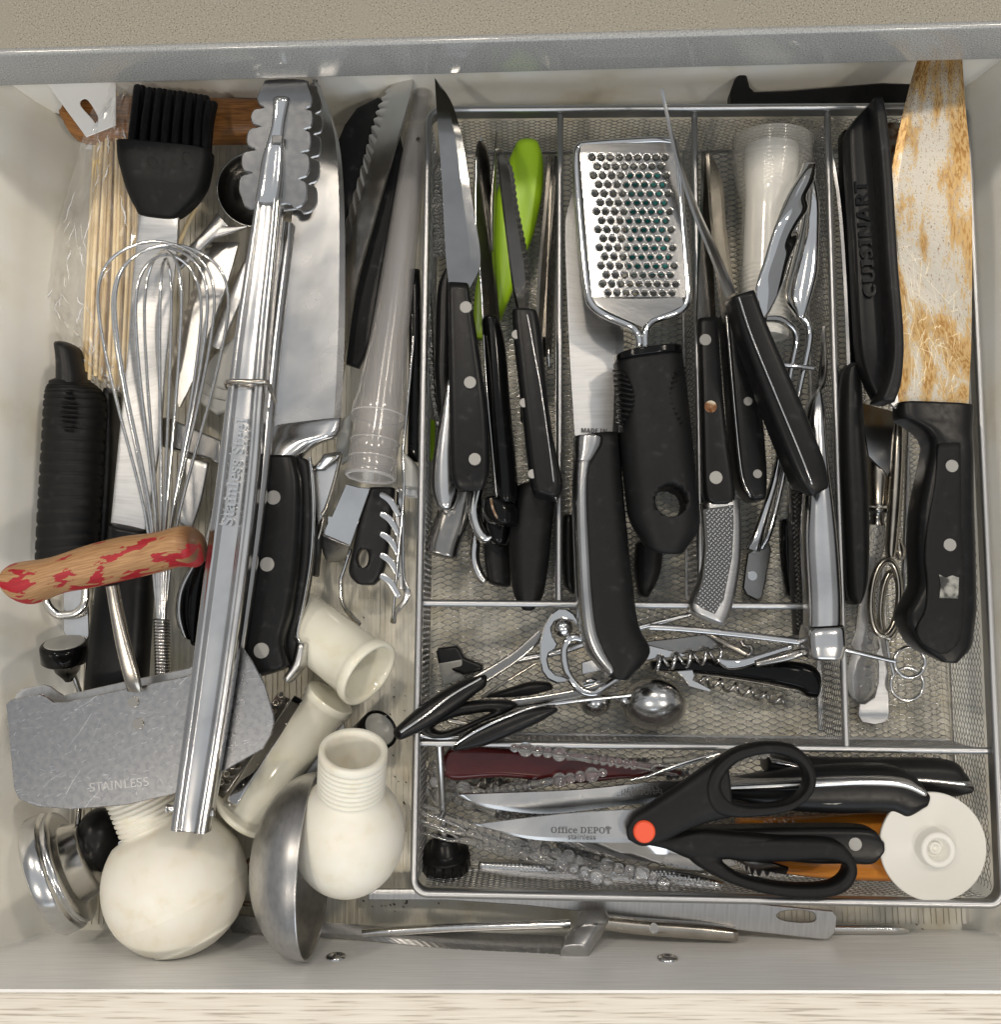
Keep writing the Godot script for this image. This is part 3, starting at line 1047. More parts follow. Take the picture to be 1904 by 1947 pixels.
# ---------- left part of the drawer ----------
func left_things() -> void:
	thing("wooden_board", "worn brown wooden handle lying along the back wall behind the basting brush", "board handle", 300, 230, 20)
	hull(q("A", [375, 640, 450, 560, 900, 560, 1480, 575]), q("A", [385, 700, 460, 790, 900, 797, 1480, 790]), [34], [18], 3.0, 3, 3)
	part("wooden_handle", M.wood)
	plate(q("A", [225, 420, 645, 420, 645, 700, 480, 765]), 49, 0.8, 0.2, [q("A", [455, 556, 490, 560, 545, 650, 535, 690, 510, 660, 448, 590])])
	whole("slotted_tag", "white slotted plastic tag tucked into the back left corner", "tag", M.card)
	# skewers in their bag
	for i in 40:
		var f := (i % 10) / 9.0
		var lay := i / 10
		var o := 0.05 if lay % 2 else -0.01
		var xt := lerpf(190, 256, f + o) + rng.randf_range(-2, 2)
		var xb := lerpf(163, 238, f + o) + rng.randf_range(-7, 7)
		var yt := rng.randf_range(148, 166)
		var yb := lerpf(712, 742, f) + rng.randf_range(-16, 8)
		var h := 22.0 + lay * 5.2 + rng.randf_range(-2.2, 2.2) - absf(f - 0.5) * 5
		var hb := 17.0 + lay * 4.4 + rng.randf_range(-1.5, 1.5)
		var bow := rng.randf_range(-3, 3)
		tube([xt, yt, h, lerpf(xt, xb, 0.5) + bow + 9 * (f - 0.3), (yt + yb) / 2, lerpf(h, hb, 0.45) + rng.randf_range(-1, 1), xb, yb, hb], [rng.randf_range(0.95, 1.12)], false, 8, 5)
		whole("skewer", "thin bamboo skewer bundled inside the clear plastic bag", "skewer", M.bamboo if i % 3 else M.bamboo2, "bamboo skewers in the plastic bag")
	tube([372, 395, 36, 350, 440, 34, 326, 500, 32], [1.2], false, 7, 4)
	whole("skewer", "loose bamboo skewer leaning right of the basting brush's steel handle", "skewer", M.bamboo)
	bag()
	# ribbed black grip
	thing("ribbed_handle_tool", "thick black ribbed rubber handle standing along the left wall with a steel hanging ring", "kitchen tool", 135, 900, 10)
	hull(q("D", [285, 245, 262, 330, 248, 600, 228, 900, 210, 1230]), q("D", [500, 235, 588, 330, 582, 600, 568, 900, 552, 1180]), [33, 31, 28], [27, 30, 27], 2.3, 4, 3, 0, 40, 22, [19, 0.05, 14])
	part("grip", M.soft)
	for i in 9:
		var y := 285 + i * 26.0
		var w := 50.0 * sin(PI * (i + 1.2) / 11.0)
		tube(q3("D", [385 - w, y + 4, 46.6, 385, y, 48.2, 385 + w, y + 4, 46.8]), [0.6], false, 6, 4)
	part("thumb_ridge", M.soft)
	hull(q("D", [318, 20, 330, 120, 330, 250]), q("D", [440, 60, 462, 150, 480, 245]), [36, 34], [17, 22], 2.4, 3)
	part("neck", M.char)
	tube(q3("D", [255, 1380, 20, 262, 1470, 22, 315, 1530, 22, 370, 1535, 22, 430, 1520, 22, 472, 1470, 22, 480, 1380, 20]), [2.3], false, 10, 6, 0.7)
	part("hanging_ring", M.steel)
	plate(q("D", [350, 1360, 490, 1365, 497, 1640, 490, 1690, 385, 1690, 352, 1625]), 18, 1.4, 0.4, [], Vector2(0, 1))
	part("steel_tab", M.steel)
	# black slab beside it
	hull([204, 745, 200, 860, 188, 985, 182, 1050], [222, 745, 222, 860, 216, 985, 214, 1050], [22, 18], [16], 4.0, 2, 2)
	whole("tool_handle", "flat black tool handle wedged between ribbed grip and steel brush handle", "tool handle", M.black)
	# injector cap
	thing("injector_cap", "black round cap on a thin rod lying below the ribbed handle at the left wall", "injector cap", 125, 1250, 10)
	var A := W(122, 1222, 27); var B := W(132, 1310, 17)
	lathe(A, B, [0, 10.6, 0.3, 11.4, 1.0, 12.2, 2.0, 12.5, 9.5, 12.5, 10.3, 11.6, 12, 7.5, 16, 6.2, 20, 3.2, 22, 2.0], 40)
	part("cap", M.gloss)
	lathe(A - (B - A).normalized() * 0.0004, B, [0, 10.0, 0.5, 10.3, 0.6, 0.1], 32)
	part("cap_face", M.greyplastic)
	tube([134, 1262, 24, 142, 1290, 18, 152, 1318, 14], [1.4])
	part("rod", M.dark)
	basting_brush()
	whisk()
	chopper()
	tongs()
	# ricer disc and its black knob
	thing("ricer_plunger", "round polished steel plunger disc with stem standing against the left wall", "plunger", 105, 1660, 5)
	A = W(86, 1668, 33); B = W(232, 1600, 25)
	lathe(A, B, [0, 28.5, 0.6, 30.2, 1.6, 31, 8.6, 31, 9.6, 30.4, 10, 29, 11, 28.6, 12, 29.4, 13, 29.4, 14, 28.4, 14.6, 26.5, 15, 22, 15.5, 20.5, 23, 18.5, 24, 17.6, 24.6, 14, 25, 10, 25.4, 9], 48)
	part("disc", M.steel)
	lathe(A, B, [25, 8.6, 28.5, 8.6, 29, 7, 30, 7, 30.4, 5.2, 34.5, 5.2, 35, 3.2], 6)
	part("nut", M.aged)
	lathe(A, B, [34, 2.3, 75, 2.3], 16)
	part("stem", M.steel)
	var kc := W(186, 1598, 26)
	ellipsoid(kc, Vector3(0.0115, 0, -0.002), Vector3(0.001, 0, 0.0165), Vector3(0, 0.012, 0), 16)
	whole("black_stopper", "smooth oval black stopper half hidden behind the plunger stem", "stopper", M.black)
	tube([138, 1580, 30, 146, 1570, 30, 150, 1540, 28, 148, 1520, 26], [1.3])
	whole("steel_wire_loop", "bent dark steel wire above the plunger, under the chopper blade", "wire", M.dark)
	bulbs()
	# rusty rings on the floor between the bulbs
	tube([470, 1640, 10, 482, 1632, 12, 494, 1648, 12, 499, 1668, 12, 488, 1672, 11, 474, 1660, 10], [1.0], true, 8, 5)
	whole("rusty_ring", "small rusty ring on the floor between bulb and ladle, upper one", "ring", M.ruststeel)
	tube([455, 1716, 6, 478, 1718, 6, 497, 1706, 7, 503, 1688, 8, 500, 1672, 9], [1.3], false, 8, 5)
	whole("rusty_hook", "curved rusty wire hook on the floor right of the round white bulb", "hook", M.ruststeel)
	# cream tubes with chrome grater plates
	thing("cream_grater_tube", "cream plastic tube with a flared open end lying on its chrome plate", "grater tube", 660, 1250, 5)
	A = W(565, 1176, 26); B = W(722, 1297, 50)
	lathe(A, B, [0, 15.2, 1, 15.8, 34, 16.2, 48, 16.6, 49.5, 17.4, 51.5, 18.2, 55, 18.2, 55.6, 17.6, 55.6, 16.2, 54, 15.2, 30, 14.4, 4, 14, 4, 0.1], 48)
	part("tube", M.cream)
	hull([586, 1202, 634, 1236], [561, 1234, 606, 1270], [43.5, 50.5], [1.4], 6.0, 0.2, 0.2, 2.6)
	part("chrome_plate", M.mirror)
	for p in [[572, 1224, 44.2], [590, 1238, 46.9], [610, 1254, 49.8]]:
		ball(W(p[0], p[1], p[2]), 0.0008, 6)
		part("stud", M.card)
	thing("cream_grater_roller", "cream plastic tube with a wide flange and toothed chrome edge, pointing down left", "grater tube", 540, 1440, 5)
	A = W(612, 1349, 30); B = W(460, 1556, 20)
	var tl := A.distance_to(B) * 1000.0
	lathe(A, B, [-8, 13.4, -4, 13.6, -3.4, 12.4, tl - 6, 12.4, tl - 5.4, 13.2, tl - 5, 17.0, tl - 4.4, 17.6, tl - 2, 17.6, tl - 1.4, 17.0, tl - 1.4, 11, tl - 4, 10], 48)
	part("tube", M.cream)
	hull([560, 1322, 490, 1424, 424, 1530], [580, 1334, 510, 1436, 444, 1542], [36, 33], [1.2], 6.0, 0.2, 0.2, -1.0)
	part("chrome_plate", M.mirror)
	hull([528, 1318, 460, 1420, 404, 1500], [552, 1330, 484, 1432, 424, 1518], [30, 27], [1.0], 6.0, 0.2, 0.2, -1.5)
	part("toothed_plate", M.dark)
	for i in 13:
		var f := i / 12.0
		var px := lerpf(411, 535, f); var py := lerpf(1503, 1322, f)
		lathe(W(px, py, 26), W(px - 2, py - 2, 36), [0, 1.7, 5.5, 1.7, 6.2, 1.5, 6.2, 1.1, 3, 1.0, 3, 0.1], 12)
	part("grater_teeth", M.aged).set_meta("kind", "stuff")
	for i in 6:
		var f := i / 5.0
		ball(W(lerpf(437, 572, f), lerpf(1530, 1338, f), lerpf(33.2, 36.4, f)), 0.0008, 6)
		part("stud", M.card)
	plate(q("G", [1640, 590, 1860, 290, 1925, 230, 1930, 280, 1700, 600]), 22, 1.0, 0.3, [], Vector2(0.6, -0.8))
	part("side_plate", M.dark)
	# black cap beside it
	thing("black_screw_cap", "black ribbed screw cap with grey lining lying by the tray's lower left side", "cap", 720, 1395, 5)
	A = W(700, 1404, 13); B = W(748, 1366, 28)
	lathe(A, B, [0, 9.4, 0.6, 10.2, 12, 10.8, 12.6, 10.2, 12.6, 9.4, 6, 9.2, 6, 0.1], 36)
	part("cap", M.gloss)
	lathe(A, B, [6.1, 9.1, 11.5, 9.2, 12.0, 8.6, 7, 8.2, 6.6, 0.1], 32)
	part("lining", M.greyplastic)

func q3(tile: String, a: Array) -> Array:
	var t = TILE[tile]
	var o := []
	for i in a.size():
		o.append(a[i] if i % 3 == 2 else a[i] * t[2] + t[i % 3])
	return o

func bag() -> void:
	var L := [205, 156, 168, 225, 148, 290, 112, 425, 84, 520, 87, 585, 117, 650, 132, 692, 152, 708, 186, 742, 214, 754]
	var R := [266, 156, 272, 225, 276, 300, 276, 425, 272, 520, 264, 585, 252, 650, 247, 692, 245, 708, 243, 742, 238, 754]
	var l := smooth_rail(L, 2, 14)
	var r := smooth_rail(R, 2, 14)
	var n := FastNoiseLite.new(); n.seed = 3; n.frequency = 0.016; n.fractal_type = FastNoiseLite.FRACTAL_RIDGED; n.fractal_octaves = 3
	var n2 := FastNoiseLite.new(); n2.seed = 5; n2.frequency = 0.045; n2.fractal_octaves = 2
	var m := l.size()
	var jit := RandomNumberGenerator.new(); jit.seed = 77
	var K := 60
	var g := []
	for i in m:
		var row := PackedVector3Array()
		var s := float(i) / (m - 1)
		for k in K + 1:
			var f := float(k) / K
			var x := lerpf(l[i][0], r[i][0], f); var y := lerpf(l[i][1], r[i][1], f)
			var over := smoothstep(0.15, 0.5, f) if s > 0.2 else 1.0
			var top := lerpf(47, 37, s)
			var cr := n.get_noise_2d(x + y * 0.3, y * 0.7) * 0.5 + 0.5
			var cf := n2.get_noise_2d(x * 1.3 - y * 0.2, y)
			var h := lerpf(14, top, over) + (cr * lerpf(17, 5, over) + cf * lerpf(7, 2.2, over)) * sqrt(sin(PI * clampf(f, 0.02, 0.98)))
			h *= lerpf(0.55, 1.0, smoothstep(0.0, 0.08, 1.0 - s))
			row.append(W(x + jit.randf_range(-1.5, 1.5), y + jit.randf_range(-2.0, 2.0), h + jit.randf_range(-1.3, 1.3) * (1.0 if f > 0.02 and f < 0.98 else 0.2)))
		g.append(row)
	var step := 3
	for i in range(0, m - step, step):
		for k in range(0, K, step):
			var u := Vector2.ZERO
			var i2 := mini(i + step, m - 1); var k2 := mini(k + step, K)
			var A: Vector3 = g[i][k]; var B: Vector3 = g[i2][k]; var C: Vector3 = g[i2][k2]; var D: Vector3 = g[i][k2]
			if (i / step + k / step) % 2:
				tri(A, B, C, u, u, u, -1); tri(A, C, D, u, u, u, -1)
			else:
				tri(A, B, D, u, u, u, -1); tri(B, C, D, u, u, u, -1)
	thing("plastic_bag", "crumpled clear plastic bag holding the bundle of bamboo skewers", "plastic bag", 170, 480, 12)
	part("film", M.film)
	for i in 70:  # thin pale creases, added as painted glints on the film
		var s := rng.randi_range(4, m - 14)
		var k := rng.randi_range(2, K / 2) if rng.randf() < 0.75 else rng.randi_range(K / 2, K - 6)
		var pl := PackedVector3Array()
		var dk := rng.randf_range(-1.2, 1.2)
		for t in rng.randi_range(4, 9):
			var kk := clampi(int(k + dk * t), 1, K - 1)
			pl.append(g[clampi(s + t, 0, m - 1)][kk] + Vector3(0, 0.0006, 0))
		tube_w(pl, [0.1, rng.randf_range(0.25, 0.6), 0.1], false, 6)
	part("fold_glints", M.foldglint).set_meta("kind", "stuff")


func basting_brush() -> void:
	thing("basting_brush", "black silicone basting brush with wide flat steel handle and black grip", "basting brush", 300, 560, 25)
	for row in 2:
		for i in 8:
			var tx: float = [770, 835, 893, 950, 1008, 1065, 1125, 1168][i] + (26 if row == 0 else 0)
			var ty: float = [472, 488, 493, 503, 508, 518, 528, 560][i] + (4 if row == 0 else 0)
			var bx: float = [733, 797, 857, 917, 977, 1037, 1100, 1148][i] + (10 if row == 0 else 0)
			var a := q("A", [tx, ty + 22, bx + (tx - bx) * 0.35, 700, bx, 860])
			var h := 52.0 if row == 0 else 61.0
			loft([a[0], a[1], h - 3, 17, 4.4, a[2], a[3], h, 17.5, 4.6, a[4], a[5], h, 18, 4.6], 2.2, 2.2, 4, 12)
			part("bristle", M.navy)
	hull(q("A", [667, 806, 672, 900, 700, 1010, 738, 1115, 785, 1198]), q("A", [1187, 856, 1181, 930, 1152, 1050, 1090, 1145, 1005, 1222]), [58, 57, 54], [19, 17, 13], 4.0, 0.8, 1.5, 0, 6, 28)
	part("brush_head", M.soft)
	for p in [[850, 905, 32, 30], [1050, 890, 36, 42]]:
		var c := q("A", [p[0], p[1]])
		var o := []
		for k in 8:
			o.append_array([c[0] + cos(TAU * k / 8) * p[2] * 0.34 * 0.9, c[1] + sin(TAU * k / 8 + 0.4) * p[3] * 0.34, 67.0])
		tube(o, [0.07], true, 5, 3)
		part("water_mark", M.char)
	hull([265, 408, 258, 476, 250, 561, 245, 646, 235, 750, 224, 858, 211, 998], [340, 412, 337, 476, 328, 561, 321, 646, 314, 715, 303, 851, 277, 1012], [56, 46, 42, 40], [2.6], 8.0)
	part("steel_handle", M.brushed)
	hull(q("D", [618, 1018, 600, 1150, 545, 1400, 500, 1750, 480, 2000]), q("D", [818, 1060, 850, 1150, 850, 1400, 830, 1750, 815, 2010]), [41, 36, 32], [13, 20, 20], 3.0, 0.5, 2)
	part("grip", M.black)

func whisk() -> void:
	thing("whisk", "steel wire balloon whisk with coil-wrapped handle lying across the brush handle", "whisk", 305, 900, 30)
	var A := W(306, 1196, 44); var B := W(313, 459, 70)
	var ax_ := (B - A).normalized()
	var side := ax_.cross(Vector3.UP).normalized()
	var up := side.cross(ax_)
	var len := A.distance_to(B)
	# half widths in px at fractions of the length
	var prof := [[0.0, 6], [0.10, 11], [0.2, 18], [0.32, 33], [0.45, 57], [0.58, 83], [0.70, 104], [0.80, 117], [0.87, 119], [0.925, 108], [0.965, 82], [0.99, 44]]
	var angs := [0.05, 0.42, 0.95, 1.5, 2.2, 2.75]
	for k in 6:
		var an: float = angs[k]
		var u := side * cos(an) + up * sin(an) * 0.6
		var sc: float = [1.0, 0.985, 0.8, 0.62, 0.72, 0.95][k]
		var flat := []
		for p in prof: flat.append_array([p[0] * [1.0, 0.985, 0.975, 0.955, 0.965, 0.99][k], p[1]])
		var pts := []
		for p in prof: pts.append(A + ax_ * len * p[0] * flat_k(k) + u * p[1] * 0.000254 * sc + Vector3(0.002 * (k - 2.5) * p[0], 0, 0))
		var tip := A + ax_ * len * flat_k(k) + Vector3(0.002 * (k - 2.5), 0, 0)
		var all := []
		for p in pts: all.append_array([p.x, p.y, p.z])
		all.append_array([tip.x, tip.y, tip.z])
		for i in range(prof.size() - 1, -1, -1):
			var p: Vector3 = A + ax_ * len * prof[i][0] * flat_k(k) - u * prof[i][1] * 0.000254 * sc + Vector3(0.002 * (k - 2.5) * prof[i][0], 0, 0)
			all.append_array([p.x, p.y, p.z])
		var c := PackedVector3Array()
		for e in smooth_rail(all, 3, 5): c.append(Vector3(e[0], e[1], e[2]))
		tube_w(c, [0.85], false, 8)
		part("wire_loop", M.wire)
	var C := W(307, 1178, 45); var D := W(311, 1305, 40)
	lathe(C, D, [0, 3.0, 34, 3.0], 16)
	part("handle_core", M.dark)
	helix(C, D, 21, 3.4, 0.75)
	part("wound_coil", M.steel)

func flat_k(k: int) -> float:
	return [1.0, 0.985, 0.975, 0.955, 0.965, 0.99][k]

func chopper() -> void:
	thing("food_chopper", "old food chopper with worn red wooden handle and scratched double steel blade", "food chopper", 250, 1380, 55)
	uvnorm = true
	hull(q("D", [62, 1292, 85, 1254, 135, 1236, 300, 1213, 500, 1146, 700, 1096, 880, 1074, 1000, 1042, 1065, 1040, 1098, 1060]), q("D", [70, 1400, 92, 1450, 180, 1474, 330, 1415, 500, 1385, 650, 1352, 860, 1302, 995, 1266, 1085, 1268, 1116, 1240]), [88], [26, 27, 28, 29, 27, 27, 28, 30, 31, 28], 2.1, 2.0, 0.8, 0, 5, 32)
	part("wooden_handle", M.paintedwood)
	var a := q("D", [628, 1370, 650, 1500, 690, 1700, 738, 1890, 752, 1960])
	loft([a[0], a[1], 86, 22, 6, a[2], a[3], 84, 23, 6, a[4], a[5], 81, 28, 5, a[6], a[7], 78, 30, 3.5, a[8], a[9], 75, 28, 2], 3.0)
	part("shank", M.aged)
	var top := [10, 1339, 20, 1330, 73, 1319, 87, 1324, 102, 1335, 129, 1334, 235, 1310, 357, 1285, 400, 1255, 440, 1230, 457, 1225, 480, 1258, 503, 1301, 520, 1359, 521, 1376, 516, 1396, 500, 1424, 404, 1478, 326, 1511, 238, 1531, 136, 1539, 68, 1534, 34, 1519, 25, 1499, 14, 1380]
	plate(top, 72, 1.2, 0.4, [], Vector2(0.97, -0.2))
	var bl := part("blade", M.scratched)
	plate([22, 1336, 30, 1318, 42, 1309, 82, 1301, 96, 1305, 106, 1313, 120, 1322, 245, 1294, 360, 1270, 400, 1240, 450, 1220, 485, 1250, 510, 1330, 500, 1400, 400, 1460, 240, 1515, 70, 1520], 62, 1.2, 0.4, [], Vector2(0.97, -0.2))
	part("rear_blade", M.dull)
	for p in [[745, 117], [773, 240]]:
		var c := q("G", p)
		rivet(c[0], c[1], 72.2, 10, 0.9)
		part("rivet", M.aged)
	text("stamped_word", "STAINLESS", 226, 1492, 72.0, Vector2(1, -0.105), 15, M.dull, 0.14, "Droid Sans", false, bl, 1.15)

func strip(L: Array, R: Array, hs: Array, prof: Array, th := 0.8, sub := 4) -> void:
	# pressed sheet metal: prof holds pairs of place across (0..1) and height in mm
	var l := smooth_rail(L, 2, sub)
	var r := smooth_rail(R, 2, sub)
	var m := l.size()
	var rings := []
	for i in m:
		var h := lerpa(hs, float(i) / (m - 1))
		var p := PackedVector3Array()
		var a := W(l[i][0], l[i][1], h); var b := W(r[i][0], r[i][1], h)
		for k in prof.size() / 2: p.append(a.lerp(b, prof[k * 2]) + Vector3(0, prof[k * 2 + 1] * 0.001, 0))
		for k in range(prof.size() / 2 - 1, -1, -1):
			var t: float = prof[k * 2]
			p.append(a.lerp(b, 0.5 + (t - 0.5) * 0.93) + Vector3(0, (prof[k * 2 + 1] - th) * 0.001, 0))
		rings.append(p)
	skin(rings, true, false)

func tongs() -> void:
	thing("kitchen_tongs", "long stainless kitchen tongs with scalloped tips and a wire locking ring", "tongs", 430, 900, 55)
	var L := [486, 372, 442, 655, 411, 900, 384, 1106, 353, 1350, 322, 1579]
	var R := [532, 372, 506, 655, 488, 900, 464, 1106, 429, 1350, 389, 1586]
	strip(L, R, [88, 87, 86, 85, 84], [0, -9, 0.0, -1.2, 0.02, -0.3, 0.05, 0, 0.10, 0.1, 0.14, 0.9, 0.18, 1.3, 0.22, 0.9, 0.26, 0.0, 0.29, -0.8, 0.33, -1.0, 0.67, -1.0, 0.71, -0.8, 0.74, 0.0, 0.78, 0.9, 0.82, 1.3, 0.86, 0.9, 0.90, 0.1, 0.95, 0, 0.98, -0.3, 1.0, -1.2, 1.0, -9])
	var arm := part("upper_arm", M.steel)
	text("stamped_words", "Stainless Steel", 447, 897, 86.3, Vector2(0.145, -1), 21, M.wire, 1.3, "Droid Serif", true, arm)
	strip([536, 420, 505, 655, 470, 950, 428, 1240, 380, 1560], [558, 425, 530, 655, 502, 950, 460, 1240, 394, 1584], [60, 68, 72], [0, -5, 0.02, 0, 0.4, 0.8, 0.98, 0, 1, -5])
	part("lower_arm", M.steel)
	# scalloped heads, domed
	var hl := [1500, 442, 1470, 470, 1436, 540, 1450, 585, 1472, 600, 1420, 610, 1400, 655, 1415, 695, 1450, 706, 1395, 720, 1376, 775, 1390, 820, 1424, 836, 1362, 850, 1348, 905, 1365, 955, 1402, 966, 1345, 985, 1334, 1050, 1350, 1105, 1395, 1170]
	var hr := [1700, 442, 1725, 480, 1747, 545, 1740, 590, 1713, 606, 1745, 620, 1750, 670, 1738, 710, 1706, 722, 1735, 740, 1740, 800, 1728, 840, 1692, 851, 1728, 870, 1732, 940, 1715, 985, 1678, 1000, 1712, 1020, 1718, 1100, 1690, 1150, 1640, 1165, 1600, 1140]
	var tip := hl.duplicate()
	for i in range(hr.size() / 2 - 1, -1, -1): tip.append_array([hr[i * 2], hr[i * 2 + 1]])
	plate(q("A", tip), [520, 150, 94.5, 520, 390, 84], 1.4, 0.5, [], Vector2(0, 1), 3)
	part("scalloped_tip", M.pewter)
	var low := []
	for i in tip.size(): low.append(tip[i] + (56 if i % 2 == 0 else 30))
	plate(q("A", low), [540, 160, 64, 540, 400, 60], 1.4, 0.5, [], Vector2(0, 1), 3)
	part("scalloped_tip", M.dull)
	hull(q("A", [1530, 560, 1522, 690, 1500, 780, 1465, 900, 1440, 1060, 1425, 1140]), q("A", [1625, 560, 1598, 690, 1590, 780, 1590, 900, 1575, 1060, 1560, 1140]), [92, 88, 86], [7], 3.0, 1.5)
	part("tip_spine", M.mirror)
	plate(q("A", [1520, 755, 1582, 752, 1575, 800, 1515, 800]), 93.0, 1.0, 0.4)
	part("spine_slot", M.dark)
	tube([440, 745, 82, 433, 737, 85, 430, 729, 88, 436, 725.5, 90, 470, 725, 91, 503, 726, 90, 511, 731, 87, 517, 748, 80, 523, 764, 72], [1.15], false, 10, 4)
	part("locking_ring", M.aged)
	for p in [[326, 1537, -1], [397, 1545, 1]]:
		lathe(W(p[0] - 6 * p[2], p[1], 78), W(p[0] + 6 * p[2], p[1], 78), [0, 1.6, 3.0, 1.6, 3.1, 2.2, 4.0, 2.0, 4.3, 1.0], 14)
		part("hinge_pin", M.steel)

func bulbs() -> void:
	thing("baster_bulb", "big round white rubber baster bulb resting in the front left corner", "baster bulb", 335, 1680, 2)
	var A := W(258, 1494, 42); var B := W(336, 1684, 37)
	var prof := [0, 12.5, 0, 15.6]
	for i in 8:
		var s := 1.0 + i * 2.6
		prof.append_array([s, 16.4, s + 1.2, 16.4, s + 1.7, 15.5, s + 2.2, 15.5])
	prof.append_array([22.5, 15.8, 23.4, 17.8])
	var cs := 52.5; var R := 35.4
	for i in 27:
		var th := lerpf(2.48, 0.02, i / 26.0)
		var s := cs - cos(PI - th) * R * (1.0 if th > PI / 2 else 0.98)
		s = cs + cos(th) * R
		var r := sin(th) * R
		if i in [12, 19]: prof.append_array([s - 0.5, r, s - 0.1, r + 0.1, s + 0.3, r])
		else: prof.append_array([s, r])
	lathe(A, B, prof, 64)
	part("bulb", M.white)
	thing("threaded_baster_bulb", "white rubber baster bulb with ribbed open neck sitting inside the steel ladle", "baster bulb", 665, 1620, 10)
	A = W(672, 1424, 84); B = W(660, 1640, 47)
	prof = [26, 12.4, 3, 12.4, 0.6, 12.8, 0, 13.6, 0, 15.2, 0.7, 15.9]
	for i in 8:
		var s := 3.0 + i * 2.7
		prof.append_array([s, 16.0, s + 1.2, 16.0, s + 1.8, 15.2, s + 2.3, 15.2])
	prof.append_array([25.5, 15.6])
	cs = 53.0; R = 27.0
	for i in 24:
		var th := lerpf(2.42, 0.02, i / 23.0)
		var s := cs + cos(th) * (33.0 if th > PI / 2 else 31.0)
		var r := sin(th) * R
		if i in [19]: prof.append_array([s - 0.5, r, s - 0.1, r + 0.1, s + 0.3, r])
		else: prof.append_array([s, r])
	lathe(A, B, prof, 64)
	part("bulb", M.white)
	# ladle bowl on its side
	thing("steel_ladle", "dull steel ladle bowl standing on its side behind the threaded white bulb", "ladle", 570, 1650, 2)
	var rc := W(597, 1642, 46)
	var dir := Vector3(1.0, -0.02, 0.03).normalized()
	var apex := rc - dir * 0.030
	prof = []
	for i in 15:
		var th := PI / 2 * i / 14.0
		prof.append_array([30.0 * (1 - cos(th)), 44.0 * sin(th)])
	prof.append_array([30.6, 44.2, 31.0, 43.8, 30.6, 43.3])
	for i in range(14, -1, -1):
		var th := PI / 2 * i / 14.0
		prof.append_array([1.0 + 29.2 * (1 - cos(th)), 43.0 * sin(th)])
	lathe(apex, rc, prof, 64)
	part("bowl", M.dull)


